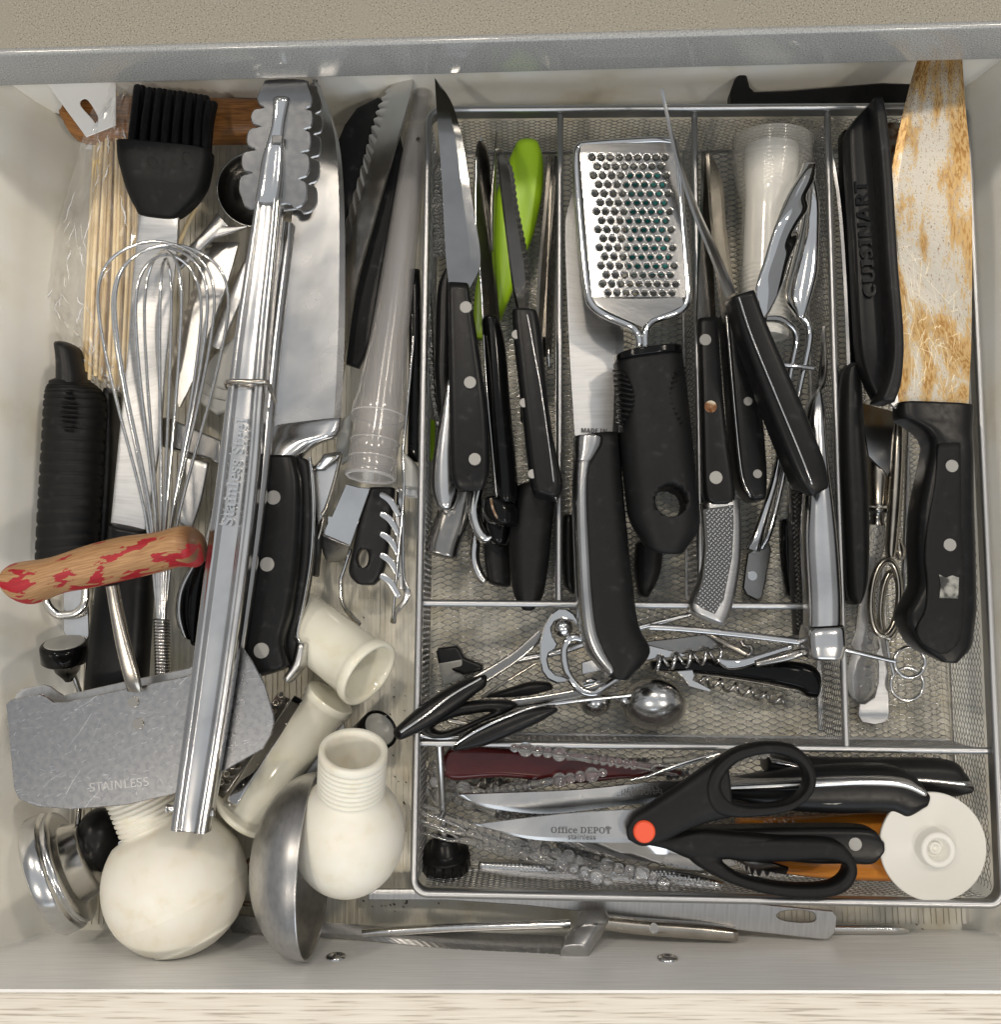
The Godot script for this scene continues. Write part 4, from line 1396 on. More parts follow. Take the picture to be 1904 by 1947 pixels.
# ---------- knives and tools between the tongs and the tray ----------
func knives_left() -> void:
	# scoop behind the tongs
	thing("steel_scoop", "round steel scoop bowl with a forked handle behind the tongs", "scoop", 470, 350, 20)
	var c := W(478, 354, 44)
	var prof := []
	for i in 10:
		var th := PI / 2 * i / 9.0
		prof.append_array([18.0 * (1 - cos(th)), 20.4 * sin(th)])
	prof.append_array([18.4, 20.4, 18.4, 19.8])
	for i in range(9, -1, -1):
		var th := PI / 2 * i / 9.0
		prof.append_array([0.8 + 17.2 * (1 - cos(th)), 19.6 * sin(th)])
	lathe(c - Vector3(0, 0.018, 0), c + Vector3(0.004, 0.02, 0.004), prof, 44)
	part("bowl", M.dark)
	hull([412, 405, 385, 442, 350, 478, 330, 500], [436, 432, 402, 458, 366, 492, 344, 512], [43, 38], [3], 3.0)
	part("handle", M.dull)
	hull([425, 428, 440, 430, 470, 430], [408, 452, 430, 446, 470, 434], [43], [2.5], 3.0)
	part("handle_fork", M.dull)
	# scalloped edge blade beneath the whisk
	thing("scalloped_knife", "wide brushed blade with wavy scalloped edge lying under the whisk's right side", "knife", 390, 580, 20)
	blade(q("J", [830, 235, 790, 400, 680, 760, 520, 1180, 370, 1640, 210, 1980]), q("J", [500, 235, 430, 400, 330, 740, 240, 1000, 150, 1300, 90, 1560]), [34], [32], 1.8, 0.8, 13, 6.0)
	part("blade", M.brushed)
	hull([462, 500, 430, 570, 398, 656], [484, 512, 456, 582, 420, 664], [27], [2.5], 4.0, 1, 1)
	whole("steel_strip", "narrow bright steel strip slanting under the tongs", "strip", M.brushed)
	thing("grey_scraper", "pale grey ridged plastic scraper end between whisk and tongs", "scraper", 405, 720, 10)
	plate([452, 632, 458, 700, 442, 775, 412, 790, 362, 752, 372, 712, 402, 678], 24, 5, 1.5)
	part("body", M.greyplastic)
	tube([372, 714, 24.4, 402, 732, 24.4, 440, 742, 24.4], [0.5]); part("ridge", M.greyplastic)
	tube([366, 732, 24.4, 398, 752, 24.4, 436, 762, 24.4], [0.5]); part("ridge", M.greyplastic)
	plate([305, 793, 318, 793, 422, 838, 416, 882, 396, 872, 306, 848], 30, 14, 1.2)
	whole("grey_bar", "dark grey rectangular bar crossing under the whisk wires", "bar", M.dark)
	hull([346, 868, 352, 920, 338, 990], [398, 880, 384, 950, 366, 1005], [22], [3], 5.0, 0.5, 1)
	whole("steel_blade_stub", "short wide bright steel plate just below the dark grey bar", "plate", M.brushed)
	hull([420, 900, 395, 1000, 378, 1080], [450, 905, 430, 1000, 405, 1085], [18], [3], 5.0, 0.5, 1)
	whole("steel_handle_strip", "wide dull steel strip running along the left of the tongs", "strip", M.dull)
	thing("inlaid_peeler", "black and steel handled peeler half hidden under the left side of the tongs", "peeler", 365, 1150, 10)
	hull(q("D", [1100, 1240, 1050, 1380, 1040, 1540, 1080, 1690]), q("D", [1190, 1240, 1160, 1400, 1140, 1560, 1120, 1690]), [30], [14], 2.6, 1, 2)
	part("grip", M.gloss)
	hull(q("D", [1110, 1190, 1020, 1350, 990, 1480, 1000, 1590, 1040, 1660]), q("D", [1140, 1240, 1065, 1380, 1045, 1480, 1050, 1570, 1075, 1670]), [31], [12], 2.4, 1, 1)
	part("steel_edge", M.steel)
	hull([455, 1150, 452, 1175, 458, 1215], [470, 1150, 470, 1180, 470, 1212], [30], [8], 2.2, 1, 1)
	whole("steel_knob_end", "rounded steel handle end peeking between tongs and black riveted handle", "handle end", M.steel)
	# chef's knife
	thing("chef_knife", "broad chef's knife with steel bolster and black three-rivet handle right of the tongs", "chef's knife", 570, 800, 35)
	blade([596, 150, 575, 240, 553, 430, 533, 600, 518, 740, 511, 815], [601, 151, 640, 250, 654, 374, 656, 578, 653, 700, 648, 802], [56, 54, 53], [50, 46, 44], 3.2, 0.9)
	var bl := part("blade", M.satin)
	text("etched_word", "CHINA", 573, 826 - 12, 51.6, Vector2(1, -0.06), 5, M.ink, 0.1, "Droid Sans", false, bl)
	hull([512, 812, 506, 830, 500, 850, 496, 872], [650, 795, 643, 828, 600, 846, 566, 874], [51, 51], [6, 13, 19], 3.0, 0.5)
	part("bolster", M.steel)
	hull([495, 872, 486, 953, 476, 1055, 466, 1157, 459, 1240, 463, 1288], [566, 872, 578, 930, 574, 1055, 561, 1157, 547, 1215, 556, 1262], [51, 52, 52], [19, 21, 22], 5.0, 0.6, 2.0, 0, 6, 28)
	part("handle", M.black)
	hull([566, 868, 578, 930, 576, 1055, 563, 1157, 550, 1220, 556, 1290], [592, 880, 597, 960, 594, 1060, 580, 1150, 566, 1200, 572, 1215], [44], [16], 5.0, 0.6, 2)
	part("handle_side", M.char)
	loft([590, 870, 47, 5, 4, 596, 960, 47, 5, 4, 592, 1060, 47, 5, 4, 577, 1150, 47, 5, 4, 566, 1205, 47, 6, 4, 572, 1225, 47, 10, 4], 4.0)
	part("tang", M.steel)
	loft([578, 1224, 49, 18, 14, 570, 1262, 49, 20, 15, 548, 1292, 49, 16, 14], 3.0, 1)
	part("butt_cap", M.brushed)
	for p in [[520, 946, 14, 61.4], [508, 1073, 14, 62.6], [497, 1237, 15, 63.1]]:
		rivet(p[0], p[1], p[3], p[2]); part("rivet", M.rivet)
	# bread knife and its black guard
	thing("bread_knife", "long bread knife with scalloped edge leaning on black blade guard", "bread knife", 700, 450, 25)
	blade([788, 138, 779, 190, 745, 306, 711, 425, 675, 560, 655, 700, 640, 800], [752, 144, 722, 194, 704, 250, 683, 330, 655, 428, 630, 520, 612, 640], [44, 40], [40, 36], 2.0, 0.68, 24, 6.5)
	part("blade", M.steel)
	rivet(796 - 1, 265, 42, 4, 0.4)
	part("stud", M.steel)
	plate([640, 270, 655, 235, 677, 204, 718, 183, 745, 190, 766, 280, 735, 470, 706, 647, 681, 698, 655, 690, 645, 500], [700, 190, 38, 680, 690, 28], 6, 1.5)
	whole("blade_guard", "black textured blade guard under the bread knife", "blade guard", M.char)
	hull([652, 800, 640, 840, 640, 862], [672, 790, 668, 830, 656, 866], [34], [9], 3.0, 1, 1)
	whole("grey_tip", "small dark grey plastic tip behind the chef's knife bolster", "tip", M.greyplastic)
	# baster tube
	thing("baster_tube", "long smoky clear plastic baster tube tapering towards the back", "baster tube", 740, 560, 20)
	var A := W(809, 140, 30); var B := W(704, 908, 56)
	var L := A.distance_to(B) * 1000.0
	prof = []
	for e in [[0, 4.6], [0.15, 5.9], [0.25, 7.0], [0.5, 8.6], [0.68, 9.9], [0.78, 12.2], [0.825, 13.0], [0.84, 13.9], [0.875, 13.9], [0.885, 12.2], [0.915, 12.2], [0.92, 12.9], [0.925, 12.3], [0.955, 12.3], [0.96, 12.9], [0.965, 12.3], [0.985, 12.8], [0.995, 13.4], [1.0, 13.0]]: prof.append_array([e[0] * L, e[1]])
	for e in [[1.0, 10.6], [0.9, 10.4], [0.78, 10.4], [0.5, 7.2], [0.25, 5.6], [0, 3.4]]: prof.append_array([e[0] * L, e[1]])
	lathe(A, B, prof, 44)
	var tb := part("tube", M.smoky)
	for f in [[0.998, 11.9, 0.9], [0.96, 12.4, 0.45], [0.92, 12.4, 0.45], [0.86, 13.6, 0.5]]:
		var t := (B - A).normalized(); var sd := t.cross(Vector3.UP).normalized(); var u := sd.cross(t)
		var lp := PackedVector3Array()
		for k in 36: lp.append(A.lerp(B, f[0]) + (sd * cos(TAU * k / 36) + u * sin(TAU * k / 36)) * f[1] * 0.001)
		tube_w(lp, [f[2]], true, 8)
		part("moulded_ring", M.smokyrim, tb)
	# black-shafted tool beside the tray
	thing("grey_capped_tool", "slim black tool with grey plastic end cap wedged along the tray's left rim", "tool", 785, 800, 10)
	hull([780, 520, 779, 700, 776, 870], [801, 520, 802, 700, 803, 880], [32], [14], 4.0, 1, 1)
	part("shaft", M.gloss)
	hull([768, 867, 767, 898, 767, 926], [775, 867, 797, 890, 804, 930], [36], [16], 3.5, 1, 1)
	part("end_cap", M.greyplastic)
	hull([768, 930, 768, 942], [796, 932, 796, 946], [30], [10], 4.0)
	part("cap_collar", M.card)
	tube([787, 640, 42, 772, 800, 42, 766, 868, 43, 768, 930, 43, 758, 1050, 36, 747, 1175, 26], [0.9])
	whole("steel_needle", "long thin steel wire running down beside the grey capped tool", "wire", M.wire)
	# spaghetti tongs
	thing("spaghetti_tongs", "spring steel spaghetti tongs with five comb teeth lying on the drawer floor", "spaghetti tongs", 715, 1080, 5)
	for i in 5:
		var y: float = [862, 970, 1082, 1200, 1316][i]
		var p := q("E", [342, y, 392, y + 36, 436, y + 112])
		loft([p[0], p[1], 33, 12, 1.6, p[2], p[3], 33, 13, 1.6, p[4], p[5], 32, 11, 1.6], 5.0, 1.2)
		part("tooth", M.steel)
	loft([755, 962, 31, 9, 2, 759, 1050, 31, 9, 2, 764, 1120, 31, 9, 2], 4.0, 0.5)
	part("comb_back", M.dull)
	loft([762, 930, 22, 16, 2, 762, 1050, 22, 16, 2, 764, 1100, 22, 15, 2, 775, 1132, 22, 12, 2, 752, 1165, 18, 10, 3, 748, 1182, 16, 12, 3], 4.0, 1)
	part("arm", M.steel)
	loft([668, 1045, 24, 8, 6, 655, 1085, 24, 8, 6, 649, 1105, 24, 8, 6, 651, 1145, 22, 8, 5, 668, 1170, 18, 9, 3, 682, 1187, 15, 12, 3], 3.0, 1)
	part("arm", M.steel)
	thing("plastic_spatula", "dark plastic spatula handle with an oval hanging hole beneath the baster tube", "spatula", 710, 1040, 15)
	hull(q("E", [275, 828, 235, 940, 205, 1060, 178, 1190, 160, 1280, 172, 1325, 205, 1358]), q("E", [418, 828, 405, 970, 390, 1100, 370, 1240, 352, 1300, 335, 1335, 310, 1360]), [28], [10], 3.4, 0.5, 1.0, 0, 5, 28)
	part_with_hole("handle", M.char, 692, 1062, 28, 12, 1.55)
	# notched steel slicer
	thing("notched_slicer", "folded bright steel slicer with notched edges between chef's knife and baster tube", "slicer", 640, 960, 10)
	plate(q("K", [165, 690, 240, 640, 560, 448, 470, 830, 370, 1150, 300, 1290, 240, 1420, 200, 1150]), 40, 1.2, 0.3, [], Vector2(0.3, 1))
	part("upper_sheet", M.steel)
	plate(q("K", [620, 860, 790, 905, 950, 915, 900, 1060, 850, 1200, 680, 1700, 300, 1540, 370, 1390, 355, 1290, 425, 1300]), 34, 1.2, 0.3, [], Vector2(0.3, 1))
	part("lower_sheet", M.mirror)
	hull(q("K", [300, 1540, 290, 1700, 340, 1904]), q("K", [680, 1700, 650, 1820, 600, 1910]), [33, 22], [2], 4.0)
	part("turned_edge", M.brushed)
	hull(q("K", [165, 640, 240, 560, 300, 480]), q("K", [330, 640, 480, 520, 560, 440]), [42, 46], [3], 3.0)
	part("collar", M.steel)
	tube(q3("K", [555, 450, 42, 470, 800, 41, 350, 1180, 40, 280, 1290, 39, 310, 1310, 38, 270, 1500, 36, 160, 1860, 30]), [1.0], false, 6)
	part("seam", M.aged)
	hull([600, 905, 602, 1000, 590, 1090], [612, 905, 612, 1000, 604, 1095], [30], [14], 3.0, 1, 1)
	whole("dark_handled_tool", "narrow dark handle edge right behind the chef's knife handle", "handle", M.char)
	plate([640, 850, 652, 830, 668, 840, 662, 870, 648, 880], 28, 8, 1.0)
	whole("grey_block", "small grey plastic block between the bolster and the baster tube", "block", M.greyplastic)


# ---------- tray, left column ----------
func riveted(name_: String, label: String, S: Array, E: Array, hb: Array, he: Array, L: Array, R: Array, hh: Array, t: float, riv: Array, bm: Material, teeth := 0, amp := 1.0, tilt := 0.0) -> void:
	thing(name_, label, "knife", (L[0] + R[0]) * 0.5, (L[1] + R[-1]) * 0.5, hh[0] - t * 0.5)
	blade(S, E, hb, he, 1.8, 0.7, teeth, amp)
	part("blade", bm)
	hull(L, R, hh, [t], 5.5, 0.6, 1.8, tilt, 5, 28)
	part("handle", M.black)
	for r in riv:
		rivet(r[0], r[1], lerpa(hh, (r[1] - L[1]) / (L[-1] - L[1])) + t * 0.5 - 0.05, r[3] * 1.2, 0.2)
		part("rivet", M.rivet if r.size() < 5 else M.ruststeel)

func tray_left() -> void:
	plate([824, 330, 838, 300, 850, 330, 850, 490, 824, 488], 30, 1.2, 0.3, [], Vector2(0, 1))
	whole("hammered_knife", "grey hammered blade lying flat in the tray's left column behind the utility knife", "blade", M.hammered)
	thing("black_steak_knife", "black knife handle leaning on the tray's left wall with a hammered rim", "knife handle", 840, 650, 20)
	hull([852, 512, 838, 535, 831, 570, 829, 650, 828, 720, 836, 800], [862, 512, 864, 540, 864, 570, 862, 650, 860, 720, 858, 800], [38], [16], 2.6, 2, 2)
	part("handle", M.black)
	tube([816, 560, 34, 819, 650, 34, 823, 740, 34, 831, 790, 34, 833, 812, 34], [1.5], false, 8, 5)
	part("hammered_rim", M.hammered)
	riveted("utility_knife", "mirror polished utility knife with three-rivet black handle, uppermost in the tray's left column",
		[827, 150, 830, 204, 840, 340, 847, 476, 854, 548], [829, 151, 860, 197, 881, 272, 891, 340, 902, 408, 913, 476, 911, 512, 893, 548], [72, 66, 62], [72, 64, 60],
		[854, 545, 854, 647, 856, 783, 859, 899, 870, 921], [893, 547, 908, 647, 927, 783, 931, 899, 921, 922], [61, 60, 58], 16, [[886, 584, 68.6, 10], [894, 727, 68.0, 10], [903, 873, 66.8, 10]], M.darkmirror, 0)
	hull([850, 730, 836, 800, 824, 870, 821, 930, 830, 962], [866, 730, 872, 800, 874, 870, 876, 930, 866, 966], [44], [16], 2.3, 2, 3)
	whole("bright_steel_knife", "smooth bright steel knife handle below the utility knife, its rounded end showing", "knife handle", M.steel)
	hull([840, 930, 829, 980, 811, 1025, 807, 1047], [904, 930, 893, 985, 875, 1038, 870, 1062], [30], [15], 2.6, 0.8, 1.5)
	whole("dark_handled_knife", "dark steel knife handle with a flared blunt butt end on the tray mesh", "knife handle", M.dark)
	# lime knife and sheath
	thing("lime_knife", "bright lime green paring knife with leaf-shaped handle", "paring knife", 985, 430, 12)
	hull([980, 276, 970, 300, 953, 340, 937, 391, 932, 442, 939, 510, 942, 578, 944, 612], [1026, 276, 1034, 308, 1032, 367, 1016, 442, 1000, 486, 976, 551, 958, 595, 949, 614], [36, 32, 26], [10], 2.3, 3.6, 1, 0, 6, 24)
	part("handle", M.lime)
	hull([929, 366, 922, 430, 915, 500, 903, 560, 900, 640], [932, 366, 940, 430, 944, 500, 946, 578, 944, 650], [24], [5], 2.6, 1, 1)
	part("sheath", M.lime)
	tube([818, 800, 20, 816, 840, 20, 820, 875, 20], [3.4])
	whole("lime_tip", "rounded lime green tip on the tray's left edge below the black handle", "knife tip", M.lime)
	thing("mirror_steak_knife", "narrow dark mirror blade with fine serration standing left of the lime handle", "steak knife", 925, 450, 20)
	blade([916, 262, 906, 299, 905, 442, 914, 530, 920, 632], [917, 263, 930, 299, 934, 374, 941, 500, 952, 625], [54, 50], [44, 40], 1.6, 0.8)
	part("blade", M.dark)
	tube([906, 299, 55, 905, 442, 53, 914, 530, 51, 919, 625, 50], [0.5], false, 6)
	part("serrated_edge", M.wire)
	hull([943, 255, 936, 330, 930, 400, 934, 480], [945, 255, 944, 330, 942, 400, 940, 480], [46, 40], [9], 2.2)
	whole("thin_knife", "thin steel blade standing on edge before the lime knife", "blade", M.dark)
	thing("black_ring_knife", "glossy black handled knife with steel tang and round rust-ringed butt", "knife", 950, 800, 25)
	hull([916, 615, 918, 647, 926, 783, 936, 900, 942, 945], [950, 610, 962, 660, 972, 783, 984, 900, 985, 950], [50, 50, 46], [22], 2.2, 2, 1, 0, 5, 24)
	part("handle", M.gloss)
	loft([920, 640, 57, 4, 4, 926, 740, 60, 4, 4, 936, 850, 57, 4, 4, 945, 945, 52, 4, 4], 3.0)
	part("tang", M.steel)
	hull([920, 958, 918, 975, 926, 992], [945, 945, 982, 960, 985, 998], [46], [22], 2.1, 2, 2)
	part("butt", M.gloss)
	tube([934, 948, 57, 937, 965, 58, 946, 985, 56, 958, 999, 48], [0.8], false, 8)
	part("rust_ring", M.ruststeel)
	thing("serrated_steak_knife", "dark serrated steak knife with thick riveted handle crossing over the lime handle", "steak knife", 1020, 770, 35)
	blade([946, 282, 951, 340, 963, 442, 976, 544, 988, 600], [950, 281, 975, 320, 986, 391, 1003, 476, 1010, 527, 1004, 598], [64, 62], [60, 56], 1.8, 0.65, 26, 2.2)
	part("blade", M.dark)
	hull([974, 598, 977, 647, 990, 760, 1006, 900, 1014, 938], [1022, 600, 1031, 647, 1049, 817, 1070, 920, 1062, 948], [58], [22], 4.0, 0.8, 2.0, 0, 5, 28)
	part("handle", M.black)
	loft([1003, 600, 67.5, 4, 4, 1014, 660, 67.5, 4, 4, 1030, 749, 67.5, 4, 4, 1047, 868, 67.5, 4, 4, 1055, 935, 66, 5, 4, 1058, 952, 60, 5, 4], 3.0)
	part("tang", M.steel)
	for p in [[982, 636], [997, 766], [1013, 901]]:
		rivet(p[0], p[1], 67.7, 9); part("rivet", M.rivet)
	hull([984, 925, 969, 1004, 969, 1072, 976, 1127, 988, 1146], [1062, 915, 1052, 987, 1044, 1072, 1034, 1130, 1022, 1147], [40, 36], [20], 2.3, 2, 2)
	whole("smooth_black_knife", "plain matt black rounded handle pointing down at the end of the left column", "knife handle", M.soft)
	thing("curved_steel_knife", "curved bright steel and black knife handle end with hooked butt", "knife handle", 925, 990, 10)
	loft([912, 920, 34, 26, 9, 903, 965, 34, 26, 9, 908, 1000, 34, 26, 9, 922, 1022, 34, 24, 9, 938, 1020, 34, 12, 7], 2.4, 2, 5)
	part("steel_edge", M.steel)
	hull([922, 960, 920, 1000, 932, 1028], [960, 960, 972, 1000, 966, 1030], [32], [14], 2.4, 2, 3)
	part("grip", M.gloss)
	thing("lower_steel_knife", "second curved steel and charred black handle end, beneath the hooked one", "knife handle", 935, 1070, 5)
	loft([906, 1015, 20, 20, 9, 902, 1060, 20, 20, 9, 910, 1090, 20, 20, 9, 922, 1106, 20, 18, 9], 2.4, 1, 5)
	part("steel_edge", M.steel)
	hull([920, 1030, 922, 1070, 928, 1105], [970, 1030, 972, 1080, 972, 1112], [18], [14], 2.6, 2, 2)
	part("grip", M.char)
	for k in 2:
		var o: float = [0.0, 13.0][k]
		blade([1046 + o * 0.9, 296, 1037 + o, 400, 1026 + o, 520, 1020 + o * 1.1, 640 + o * 3], [1051 + o * 0.9, 298, 1049 + o, 400, 1043 + o, 520, 1036 + o, 640 + o * 3], [48 - k * 6.0], [40 - k * 6.0], 1.8, 0.7)
		whole("rust_spotted_knife", ["brown stained dinner knife blade leaning on the left column's divider", "slim steel blade squeezed right against the left column's divider"][k], "knife blade", [M.aged, M.dark][k])
	loft([1040, 640, 38, 6, 2, 1044, 690, 38, 7, 2, 1048, 696, 36, 8, 2], 3.0)
	whole("bright_steel_tip", "small bright steel tip beside the left column's divider rod", "blade tip", M.wire)
	hull([984, 690, 988, 740, 990, 800], [1000, 690, 1004, 740, 1006, 800], [36], [12], 2.6, 1, 1)
	whole("dark_riveted_knife", "dark riveted handle deep between the two black steak knife handles", "knife handle", M.black)


# ---------- tray, middle column ----------
func tray_middle() -> void:
	thing("santoku_knife", "brushed wide-bladed knife with steel and black curved handle beside the grater", "knife", 1140, 800, 25)
	blade([1100, 338, 1079, 401, 1075, 459, 1082, 647, 1093, 829], [1112, 338, 1160, 400, 1176, 500, 1187, 647, 1177, 829], [47, 46], [45, 44], 2.0, 0.85)
	var bl := part("blade", M.brushed)
	text("stamped_words", "MADE IN", 1130, 819, 47.2, Vector2(1, 0.04), 8, M.ink, 0.15, "Droid Sans", true, bl)
	hull([1093, 835, 1090, 953, 1094, 1089, 1102, 1191, 1119, 1242, 1153, 1281], [1178, 826, 1187, 953, 1201, 1089, 1214, 1185, 1236, 1240, 1198, 1286], [56, 56, 54], [22], 2.6, 0.8, 1.5, 0, 6, 28)
	part("grip", M.soft)
	hull([1091, 834, 1088, 953, 1092, 1089, 1100, 1191, 1117, 1243, 1152, 1284], [1150, 832, 1124, 900, 1127, 1055, 1136, 1175, 1150, 1225, 1166, 1262], [58, 58, 56], [21], 2.2, 0.8, 1.2, 0, 6, 24)
	part("steel_spine", M.satin)
	hull([1092, 833, 1091, 850, 1092, 880], [1151, 836, 1148, 854, 1128, 884], [59], [22], 2.6, 0.5)
	part("bolster", M.satin)
	hull([1070, 985, 1068, 1050, 1072, 1110], [1092, 985, 1093, 1050, 1094, 1128], [30], [16], 2.6, 2, 2)
	whole("shadowed_black_knife", "black handle in the gap left of the curved steel and black handle", "knife handle", M.black)
	hull([1208, 1035, 1206, 1080, 1212, 1125], [1262, 1035, 1256, 1090, 1236, 1132], [20], [14], 2.4, 2, 2)
	whole("charred_black_knife", "rough black handle end poking out under the grater's grip", "knife handle", M.char)
	plate([1188, 325, 1262, 325, 1276, 520, 1195, 520], 44, 3, 0.8)
	whole("teal_scraper", "teal plastic scraper showing through the grater's holes", "scraper", M.teal)
	# fine hand grater
	thing("hand_grater", "steel hand grater with rows of raised holes and black soft grip", "grater", 1215, 560, 40)
	var o := [1100, 268, 1130, 272, 1200, 268, 1268, 262, 1288, 285, 1298, 400, 1309, 520, 1309, 580, 1290, 596, 1256, 606, 1232, 612, 1222, 640, 1216, 612, 1190, 600, 1140, 588, 1122, 570, 1110, 450, 1097, 300]
	var loop := []
	for p in [[1106, 276], [1190, 270], [1270, 268], [1286, 286], [1296, 400], [1306, 520], [1307, 570], [1290, 592], [1244, 608], [1230, 622]]: loop.append_array([p[0], p[1], 68.0])
	tube(loop, [2.1], false, 10, 5)
	part("frame", M.mirror)
	loop = []
	for p in [[1106, 276], [1096, 300], [1104, 430], [1116, 540], [1124, 575], [1150, 598], [1200, 620], [1212, 634]]: loop.append_array([p[0], p[1], 68.0])
	tube(loop, [2.1], false, 10, 5)
	part("frame", M.mirror)
	grater_sheet()
	tube([1212, 632, 68, 1216, 645, 68, 1218, 668, 66, 1220, 690, 64], [2.0], false, 10, 5)
	part("neck_wire", M.mirror)
	tube([1230, 620, 68, 1227, 640, 68, 1228, 668, 66, 1230, 690, 64], [2.0], false, 10, 5)
	part("neck_wire", M.mirror)
	hull([1168, 690, 1173, 760, 1180, 850, 1189, 940, 1197, 990, 1222, 1033], [1297, 676, 1308, 760, 1320, 880, 1330, 965, 1328, 1005, 1302, 1042], [60, 60, 54], [27, 29, 26], 2.7, 0, 2.0, 0, 6, 32)
	part_with_hole("grip", M.soft, 1270, 958, 58, 30)
	hull([1167, 682, 1167, 694], [1297, 664, 1298, 678], [61], [30], 2.7, 0.3, 0.3, 0, 4, 32)
	part("collar", M.gloss)
	for i in 11:
		var f := i / 10.0
		var y := lerpf(708, 806, f)
		var w := 34.0 * sin(PI * (0.18 + 0.7 * f))
		tube([1168 + 6 * f, y - 3, 64, 1176 + w * 0.3, y, 71.5, 1172 + w, y + 7 - 6 * f, 73.6], [0.75], false, 6, 3)
		tube([1302 + 8 * f, y - 8, 64, 1296 + 5 * f - w * 0.2, y - 5, 70.5, 1300 - w * 0.85 + 6 * f, y + 2, 73.0], [0.75], false, 6, 3)
	part("grip_fins", M.soft).set_meta("kind", "stuff")

func grater_sheet() -> void:
	# a sheet of square cells, each with a round hole and a raised tooth at its upper rim
	var pw := 17.4; var ph := 17.2
	var lifts := []
	var hz := func(x: float, y: float) -> float:
		var xm := 1201.0 + (y - 430) * 0.08
		return 69.5 + 1.3 * (1.0 - pow((x - xm) / 100.0, 2.0))
	var teeth_v := []
	for r in 16:
		var y := 290 + r * ph
		var x0 := 1117.0 + (y - 290) * 0.085 + (pw * 0.5 if r % 2 else 0.0)
		var n := 9 if r % 2 == 0 else 8
		if r % 2:
			for e in 2:
				var xa := x0 - pw * 0.5 if e == 0 else x0 + n * pw
				sheet_quad(xa, y, xa + pw * 0.5, y + ph, hz)
		for k in n:
			var x := x0 + k * pw
			cell(x, y, pw, ph, hz)
	for r in 16:
		var y := 290 + r * ph
		var xl := 1117.0 + (y - 290) * 0.085
		sheet_quad(xl - 14, y, xl, y + ph, hz)
		sheet_quad(xl + 9 * pw, y, xl + 9 * pw + 14, y + ph, hz)
	sheet_quad(1104, 272, 1287, 290, hz)
	var yb := 290 + 16 * ph
	var P := []
	for p in [[1126, yb], [1298, yb], [1300, 580], [1282, 590], [1240, 606], [1222, 622], [1160, 594], [1136, 580]]: P.append(W(p[0], p[1], minf(hz.call(p[0], p[1]), 71)))
	for i in range(1, P.size() - 1):
		tri(P[0], P[i + 1], P[i], Vector2(0, 0), Vector2(0.3, 0), Vector2(0.3, 0.3), 0)
	var sh := part("perforated_sheet", M.pewter)
	for r in 16:
		var y := 290 + r * ph
		var x0 := 1117.0 + (y - 290) * 0.085 + (pw * 0.5 if r % 2 else 0.0)
		for k in (9 if r % 2 == 0 else 8):
			var x := x0 + (k + 0.5) * pw
			var yy := y + 0.5 * ph
			# tooth: a half dome over the upper rim of its hole
			var c := W(x, yy - 0.6, hz.call(x, yy))
			var R := 5.6 * upx(70)
			var rings := []
			for i in 4:
				var th := PI / 2 * i / 3.0
				var row := PackedVector3Array()
				for j in 9:
					var a := PI + PI * j / 8.0
					row.append(c + Vector3(cos(a) * R * cos(th * 0.8), R * 0.62 * sin(th), sin(a) * R * cos(th * 0.92)))
				rings.append(row)
			for i in 3:
				for j in 8:
					var u := Vector2.ZERO
					tri(rings[i][j], rings[i + 1][j], rings[i + 1][j + 1], u, u, u, 0)
					tri(rings[i][j], rings[i + 1][j + 1], rings[i][j + 1], u, u, u, 0)
	part("grating_teeth", M.mirror, sh).set_meta("kind", "stuff")

func sheet_quad(xa: float, ya: float, xb: float, yb: float, hz: Callable) -> void:
	var a := W(xa, ya, hz.call(xa, ya)); var b := W(xb, ya, hz.call(xb, ya)); var c := W(xb, yb, hz.call(xb, yb)); var d := W(xa, yb, hz.call(xa, yb))
	tri(a, d, c, Vector2(0, 0), Vector2(0, 0.1), Vector2(0.1, 0.1), 0)
	tri(a, c, b, Vector2(0, 0), Vector2(0.1, 0.1), Vector2(0.1, 0), 0)

func cell(x: float, y: float, pw: float, ph: float, hz: Callable) -> void:
	var cx := x + pw * 0.5; var cy := y + ph * 0.5
	var o := []; var i_ := []; var l_ := []
	for k in 8:
		var a := TAU * k / 8.0 + PI / 8
		var dx := cos(a); var dy := sin(a)
		var m := maxf(absf(dx), absf(dy))
		var sx: float = [1, 0.414, -0.414, -1, -1, -0.414, 0.414, 1][k]
		var sy: float = [0.414, 1, 1, 0.414, -0.414, -1, -1, -0.414][k]
		var ox := cx + signf(sx) * pw * 0.5 * (1.0 if absf(sx) == 1 else 0.414)
		var oy := cy + signf(sy) * ph * 0.5 * (1.0 if absf(sy) == 1 else 0.414)
		o.append(W(ox, oy, hz.call(ox, oy)))
		i_.append(W(cx + dx * 5.4, cy + dy * 5.4, hz.call(cx, cy)))
		l_.append(W(cx + dx * 4.9, cy + dy * 4.9, hz.call(cx, cy) - 1.2))
	var u := Vector2.ZERO
	for k in 8:
		var n := (k + 1) % 8
		tri(o[n], o[k], i_[n], u, u, u, 0)
		tri(i_[n], o[k], i_[k], u, u, u, 0)
		tri(i_[n], i_[k], l_[n], u, u, u, 0)
		tri(l_[n], i_[k], l_[k], u, u, u, 0)
	# corners between the eight-sided rim and the square cell
	for k in 4:
		var sx: float = [1, -1, -1, 1][k]; var sy: float = [1, 1, -1, -1][k]
		var p := W(cx + sx * pw * 0.5, cy + sy * ph * 0.5, hz.call(cx + sx * pw * 0.5, cy + sy * ph * 0.5))
		var a: Vector3 = o[[0, 2, 4, 6][k]]; var b: Vector3 = o[[1, 3, 5, 7][k]]
		tri(a, b, p, u, u, u, 0)


